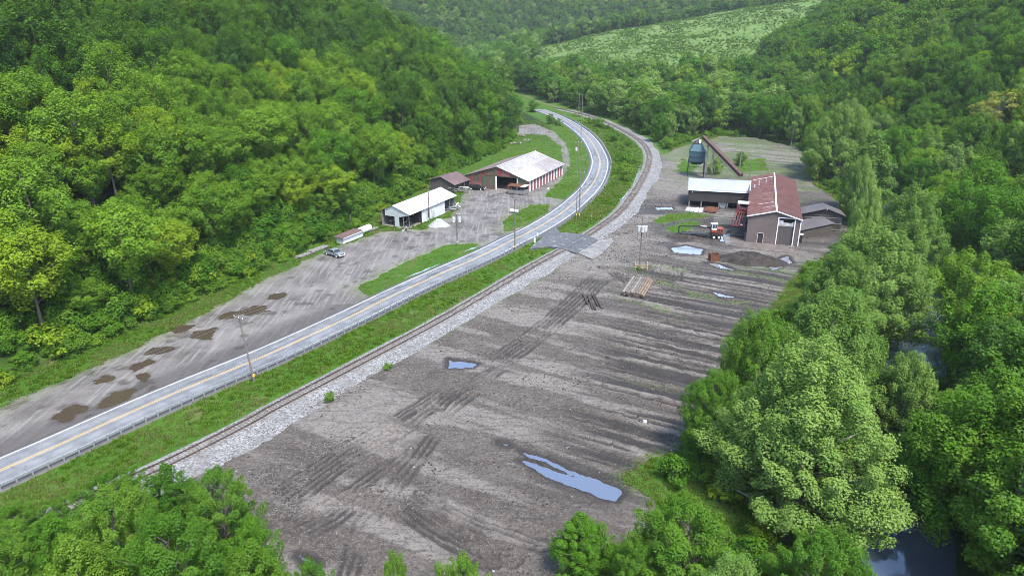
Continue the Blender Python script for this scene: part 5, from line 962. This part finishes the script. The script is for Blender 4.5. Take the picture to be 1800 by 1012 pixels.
# ---- instanced masses (uncountable): points with variant, turn and scale
def mass(name, pts, var, rot, scl, keys, label, cat):
    col = bpy.data.collections.new(name + '_kinds')
    for j, kmesh in enumerate(keys):
        col.objects.link(bpy.data.objects.new('%s_kind_%02d' % (name, j), kmesh))
    me = bpy.data.meshes.new(name); me.vertices.add(len(pts)); me.vertices.foreach_set('co', np.asarray(pts, np.float32).ravel())
    a = me.attributes.new('variant', 'INT', 'POINT'); a.data.foreach_set('value', np.asarray(var, np.int32))
    a = me.attributes.new('turn', 'FLOAT_VECTOR', 'POINT'); a.data.foreach_set('vector', np.asarray(rot, np.float32).ravel())
    a = me.attributes.new('size', 'FLOAT_VECTOR', 'POINT'); a.data.foreach_set('vector', np.asarray(scl, np.float32).ravel())
    ng = bpy.data.node_groups.new(name, 'GeometryNodeTree'); ng.interface.new_socket('Geometry', in_out='INPUT', socket_type='NodeSocketGeometry'); ng.interface.new_socket('Geometry', in_out='OUTPUT', socket_type='NodeSocketGeometry')
    N = ng.nodes; gi = N.new('NodeGroupInput'); go = N.new('NodeGroupOutput'); ip = N.new('GeometryNodeInstanceOnPoints'); ci = N.new('GeometryNodeCollectionInfo')
    ci.inputs['Collection'].default_value = col; ci.inputs['Separate Children'].default_value = True; ci.inputs['Reset Children'].default_value = True; ip.inputs['Pick Instance'].default_value = True
    def na(nm, ty):
        d = N.new('GeometryNodeInputNamedAttribute'); d.data_type = ty; d.inputs['Name'].default_value = nm; return d.outputs['Attribute']
    er = N.new('FunctionNodeEulerToRotation'); L = ng.links
    L.new(gi.outputs[0], ip.inputs['Points']); L.new(ci.outputs[0], ip.inputs['Instance']); L.new(na('variant', 'INT'), ip.inputs['Instance Index']); L.new(na('turn', 'FLOAT_VECTOR'), er.inputs[0]); L.new(er.outputs[0], ip.inputs['Rotation']); L.new(na('size', 'FLOAT_VECTOR'), ip.inputs['Scale']); L.new(ip.outputs[0], go.inputs[0])
    o = link(name, me); md = o.modifiers.new('scatter', 'NODES'); md.node_group = ng; return tag(o, label, cat, kind='stuff')
def joined(name, key):
    cm, tm, *_ = PROTO[key]
    def arr(me): v = np.empty(len(me.vertices) * 3, np.float32); me.vertices.foreach_get('co', v); return v.reshape(-1, 3)
    va, vb = arr(cm), arr(tm); fs = [tuple(p.vertices) for p in cm.polygons] + [tuple(i + len(va) for i in p.vertices) for p in tm.polygons]
    me = bpy.data.meshes.new(name); me.from_pydata(np.concatenate([va, vb]).tolist(), [], fs); me.materials.append(cm.materials[0]); me.materials.append(tm.materials[0])
    mi = np.zeros(len(fs), np.int32); mi[len(cm.polygons):] = 1; me.polygons.foreach_set('material_index', mi)
    at = np.full(len(va) + len(vb), .5, np.float32); t_ = np.empty(len(va), np.float32); cm.attributes['leaf_tint'].data.foreach_get('value', t_); at[:len(va)] = t_
    me.attributes.new('leaf_tint', 'FLOAT', 'POINT').data.foreach_set('value', at); return me
ms, vi = [], {}
for kd in ('lime', 'mid', 'dark', 'pale'):
    vi['m' + kd] = []; vi['f' + kd] = []
    for key in MIDS[kd]: vi['m' + kd].append(len(ms)); ms.append(joined('woods_tree', key))
    for key in FARS[kd]: vi['f' + kd].append(len(ms)); ms.append(joined('woods_tree', key))
mi_ = [i for i in range(n_) if i not in indiv]
var = [vi[('m' if dep[i] < 360 else 'f') + kind[i]][int(rs.randint(len(vi[('m' if dep[i] < 360 else 'f') + kind[i]])))] for i in mi_]
q = rs.uniform(1.02, 1.3, len(mi_)) * hs[mi_]
mass('woods', np.stack([TX[mi_], TY[mi_], TZ[mi_] - .2], 1), var, np.stack([0 * q, 0 * q, rs.rand(len(mi_)) * 6.28], 1), np.stack([q, q, hs[mi_]], 1), ms, 'dense green broadleaf woods covering the hillsides and valley beyond the nearer trees', 'woods')
# ---- undergrowth: bushes along wood edges, creek banks, meadow scrub
def scatter(n, x0, x1, y0, y1): return rs.uniform(x0, x1, n), rs.uniform(y0, y1, n)
bx_, by_ = scatter(60000, -130, 170, 35, 480)
lb = dL(bx_, by_); cb_ = pline(bx_, by_, CREEK)[0]; yb_ = sdpoly(bx_, by_, YARD); rb_ = dR(bx_, by_); rlb = pline(bx_, by_, RLl)[0]
edge = (lb > 1.5) & (lb < 34) & (rs.rand(len(bx_)) < .95 * np.exp(-np.maximum(lb - 4, 0) / 24))
bank = (np.abs(cb_) > 5.8) & (cb_ > 0) & (yb_ > 2.5) & (cb_ < 30) & (rs.rand(len(bx_)) < .28) & (by_ < 290)
bank |= (cb_ < -5.5) & (rb_ < 20) & (rs.rand(len(bx_)) < .20) & (by_ < 320)
backb = (by_ > 285) & (yb_ > 3) & (rlb < -8) & (cb_ > 0) & (rs.rand(len(bx_)) < .22)
near_ = (by_ < 66) & (bx_ < -22) & (bx_ > -75) & (yb_ > 1.5) & (rlb < 1e9) & (np.abs(rlb) > (4.5 if True else 0)) & (pline(bx_, by_, RDl)[0] < -8) & (rs.rand(len(bx_)) < .25)
emb = (rlb > 5.5) & (rlb < 16) & (by_ > 255) & (by_ < 440) & (pline(bx_, by_, RDl)[0] < -7) & (rs.rand(len(bx_)) < .05)
inb = (edge | bank | backb | near_ | emb) & (sdpoly(bx_, by_, LOT) > 1.5)
bx_, by_ = bx_[inb], by_[inb]; bz_ = ground_z(bx_, by_); nb_ = len(bx_); q = rs.uniform(.45, 1.25, nb_) * np.where((dL(bx_, by_) > 4) & (by_ < 260), rs.uniform(1.0, 1.9, nb_), 1)
bm_ = [joined('bush_kind', kk) for kk in ('bush', 'bush2', 'bush3')]
mass('undergrowth', np.stack([bx_, by_, bz_ - .1], 1), rs.randint(0, 3, nb_), np.stack([0 * q, 0 * q, rs.rand(nb_) * 6.28], 1), np.stack([q, q, q * rs.uniform(.7, 1.1, nb_)], 1), bm_, 'bushy green undergrowth along the wood edges and creek banks', 'undergrowth')
mx, my = scatter(34000, -10, 430, 555, 905); md_ = sdpoly(mx, my, MEADOW); kp = (md_ < 6) & (fbm(mx / 16, my / 30, 301, 3) + .45 * rs.rand(len(mx)) > .70)
mx, my = mx[kp], my[kp]; q = rs.uniform(.4, 1.1, len(mx))
mass('meadow_scrub', np.stack([mx, my, ground_z(mx, my) - .1], 1), rs.randint(0, 3, len(mx)), np.stack([0 * q, 0 * q, rs.rand(len(mx)) * 6.28], 1), np.stack([q * .62, q * .62, q * .42], 1), bm_, 'low scrub dotting the bright meadow on the far hill', 'scrub')
# ---- clods and stones strewn over the yard
import bmesh
def lump_mesh(name, seed, mat):
    bm = bmesh.new(); bmesh.ops.create_icosphere(bm, subdivisions=1, radius=1); rr = random.Random(seed)
    for v_ in bm.verts: v_.co = Vector((v_.co.x * rr.uniform(.7, 1.3), v_.co.y * rr.uniform(.6, 1.1), v_.co.z * rr.uniform(.45, .8)))
    me = bpy.data.meshes.new(name); bm.to_mesh(me); bm.free(); me.materials.append(mat); return me
CL = [lump_mesh('clod', 1, plain('clod_dark', (.040, .033, .028), .9, .4, 5)), lump_mesh('clod', 2, plain('clod_mid', (.085, .075, .066), .9, .4, 5)), lump_mesh('clod', 3, plain('clod_dark2', (.03, .025, .021), .9, .4, 5)), lump_mesh('clod', 4, plain('clod_pale', (.20, .19, .175), .9, .4, 5))]
X, Y = scatter(90000, -48, 72, 56, 235); d_ = yard_sd(X, Y); dens = fbm(X / 6, Y / 6, 501, 4) + .25 * (fbm(X / 25, Y / 25, 502, 2) - .5); kp = (d_ < -.8) & (dens + .22 * rs.rand(len(X)) > .67)
for p in PUD_YARD[:3]: kp &= sdpoly(X, Y, p) > .5
X, Y, d_ = X[kp], Y[kp], d_[kp]; zq = yard_z(X, Y, d_)[0]; q = .06 + .16 * rs.rand(len(X)) ** 3 + .04 * (Y > 150)
mass('mud_clods', np.stack([X, Y, zq - .01], 1), rs.choice(4, len(X), p=[.40, .30, .25, .05]), rs.rand(len(X), 3) * np.array([.5, .5, 6.28]), np.stack([q, q, q], 1), CL, 'clods of mud and loose stones strewn over the sawmill yard', 'clods')
# ---- single shrubs one can point to
def shrub(px_, py_, h, key, lab): b = G(px_, py_); tree('shrub', key, b, h, None, random.uniform(0, 6), lab, 'shrub')
for (x_, y_), h, key, lab in (((935, 197), 7, 'bush2', 'larger bushy shrub at the far left of the highway bend'), ((968, 218), 5, 'bush', 'bushy shrub left of the highway above the gravel loop'), ((982, 221), 4, 'bush2', 'smaller shrub nearest the highway above the gravel loop'), ((1053, 224), 5, 'bush', 'round shrub between highway and railway at the far bend'), ((1085, 250), 5, 'bush2', 'shrub on the embankment halfway along the bend'), ((1098, 290), 5, 'bush', 'tall shrub on the embankment inside the railway bend'), ((1101, 318), 4.5, 'bush2', 'shrub at the lower end of the embankment'), ((1092, 305), 4, 'bush3', 'light shrub in the middle of the embankment'), ((1257, 306), 6, 'bush2', 'dark round shrub under the rusty conveyor'), ((1172, 262), 5, 'bush', 'bright shrub beside the railway left of the sawdust bin'), ((1160, 240), 5, 'bush3', 'lighter shrub further along the railway at the woods'), ((578, 706), 1.5, 'bush', 'small green weed on the ballast edge'), ((683, 648), 1.0, 'bush3', 'small yellowish weed on the ballast edge'), ((1123, 474), 1.2, 'bush', 'green weed inside the yellow barrier'), ((1300, 290), 5, 'bush2', 'ivy clump around the post in the clearing')):
    shrub(x_, y_, h, key, lab)
# ---- grass blades on verges and margins
def tuft(name, seed, n, h, sp, mat):
    rr = np.random.RandomState(seed); V = []; F = []
    for i in range(n):
        a = rr.rand() * 6.28; r = sp * rr.rand() ** .6; x, y = math.cos(a) * r, math.sin(a) * r; le = rr.uniform(.1, .55) * h; hh = h * rr.uniform(.5, 1.1); w_ = .045 * (h / .5); b_ = rr.rand() * 6.28; ox, oy = math.cos(b_) * le, math.sin(b_) * le; wx, wy = -math.sin(b_) * w_, math.cos(b_) * w_
        o = len(V); V += [(x - wx, y - wy, 0), (x + wx, y + wy, 0), (x + ox * .4 + wx * .8, y + oy * .4 + wy * .8, hh * .65), (x + ox * .4 - wx * .8, y + oy * .4 - wy * .8, hh * .65), (x + ox + wx * .3, y + oy + wy * .3, hh), (x + ox - wx * .3, y + oy - wy * .3, hh)]; F += [(o, o + 1, o + 2, o + 3), (o + 3, o + 2, o + 4, o + 5)]
    return npmesh(name, V, F, mat, attrs={'leaf_tint': np.repeat(rr.rand(n), 6)})
tufts = [tuft('tuft', 1, 26, .30, .5, M['blade']), tuft('tuft', 2, 30, .24, .55, M['blade']), tuft('tuft', 3, 22, .50, .4, M['blade']), tuft('tuft', 4, 26, .32, .5, M['blade_dry'])]
def grass_at(n, x0, x1, y0, y1):
    X, Y = scatter(n, x0, x1, y0, y1); rdv = pline(X, Y, RDl)[0]; rlv = pline(X, Y, RLl)[0]; lv = dL(X, Y)
    k_ = (np.abs(rdv) > 5.0) & ((rlv > 2.9) | (rlv < -9.5)) & (lot_sd(X, Y) > -.4) & (yard_sd(X, Y) > -.5) & (lv < 3) & (np.abs(pline(X, Y, CREEK)[0]) > 5)
    k_ &= ~((Y < 300) & (pline(X, Y, CREEK)[0] < 0)); return X[k_], Y[k_]
GXs, GYs = [], []
for n, x0, x1, y0, y1 in ((60000, -95, 75, 55, 150), (36000, -75, 110, 150, 250), (22000, -35, 125, 250, 420)):
    X, Y = grass_at(n, x0, x1, y0, y1); GXs.append(X); GYs.append(Y)
X = np.concatenate(GXs); Y = np.concatenate(GYs); lawn = sdpoly(X, Y, YARD); short = np.zeros(len(X), bool)
for p in LOT_ISLES + YARD_ISLES[:2] + YARD_ISLES[3:]: short |= sdpoly(X, Y, p) < .5
short |= (Y > 205) & (pline(X, Y, RDl)[0] > 4) ; q = rs.uniform(.6, 1.3, len(X)) * np.where(Y > 200, 1.5, 1.0) ; qz = np.where(short, .35, 1) * q
vv = np.where(fbm(X / 5, Y / 5, 401, 3) > .53, 3, rs.randint(0, 3, len(X)))
mass('tall_grass', np.stack([X, Y, ground_z(X, Y) - .05], 1), vv, np.stack([0 * q, 0 * q, rs.rand(len(X)) * 6.28], 1), np.stack([q, q, qz], 1), tufts, 'long bright green grass on the verges and margins', 'grass')
print('TREES', n_, 'individual', NIND, 'bushes', nb_, 'tufts', len(X))
# ------------------------------------------------------------------ valley haze
HZ = bpy.data.materials.new('haze'); HZ.use_nodes = True; t__ = HZ.node_tree; t__.nodes.remove(t__.nodes['Principled BSDF']); pv = t__.nodes.new('ShaderNodeVolumePrincipled')
pv.inputs['Color'].default_value = (.88, .94, 1, 1); pv.inputs['Density'].default_value = .00008; pv.inputs['Anisotropy'].default_value = .2; t__.links.new(pv.outputs[0], t__.nodes['Material Output'].inputs['Volume'])
hz = MB().box(-950, 1350, -90, 2350, -8, 560).build('haze', HZ); tag(hz, 'thin pale valley haze softening the far hills', 'haze', kind='stuff')
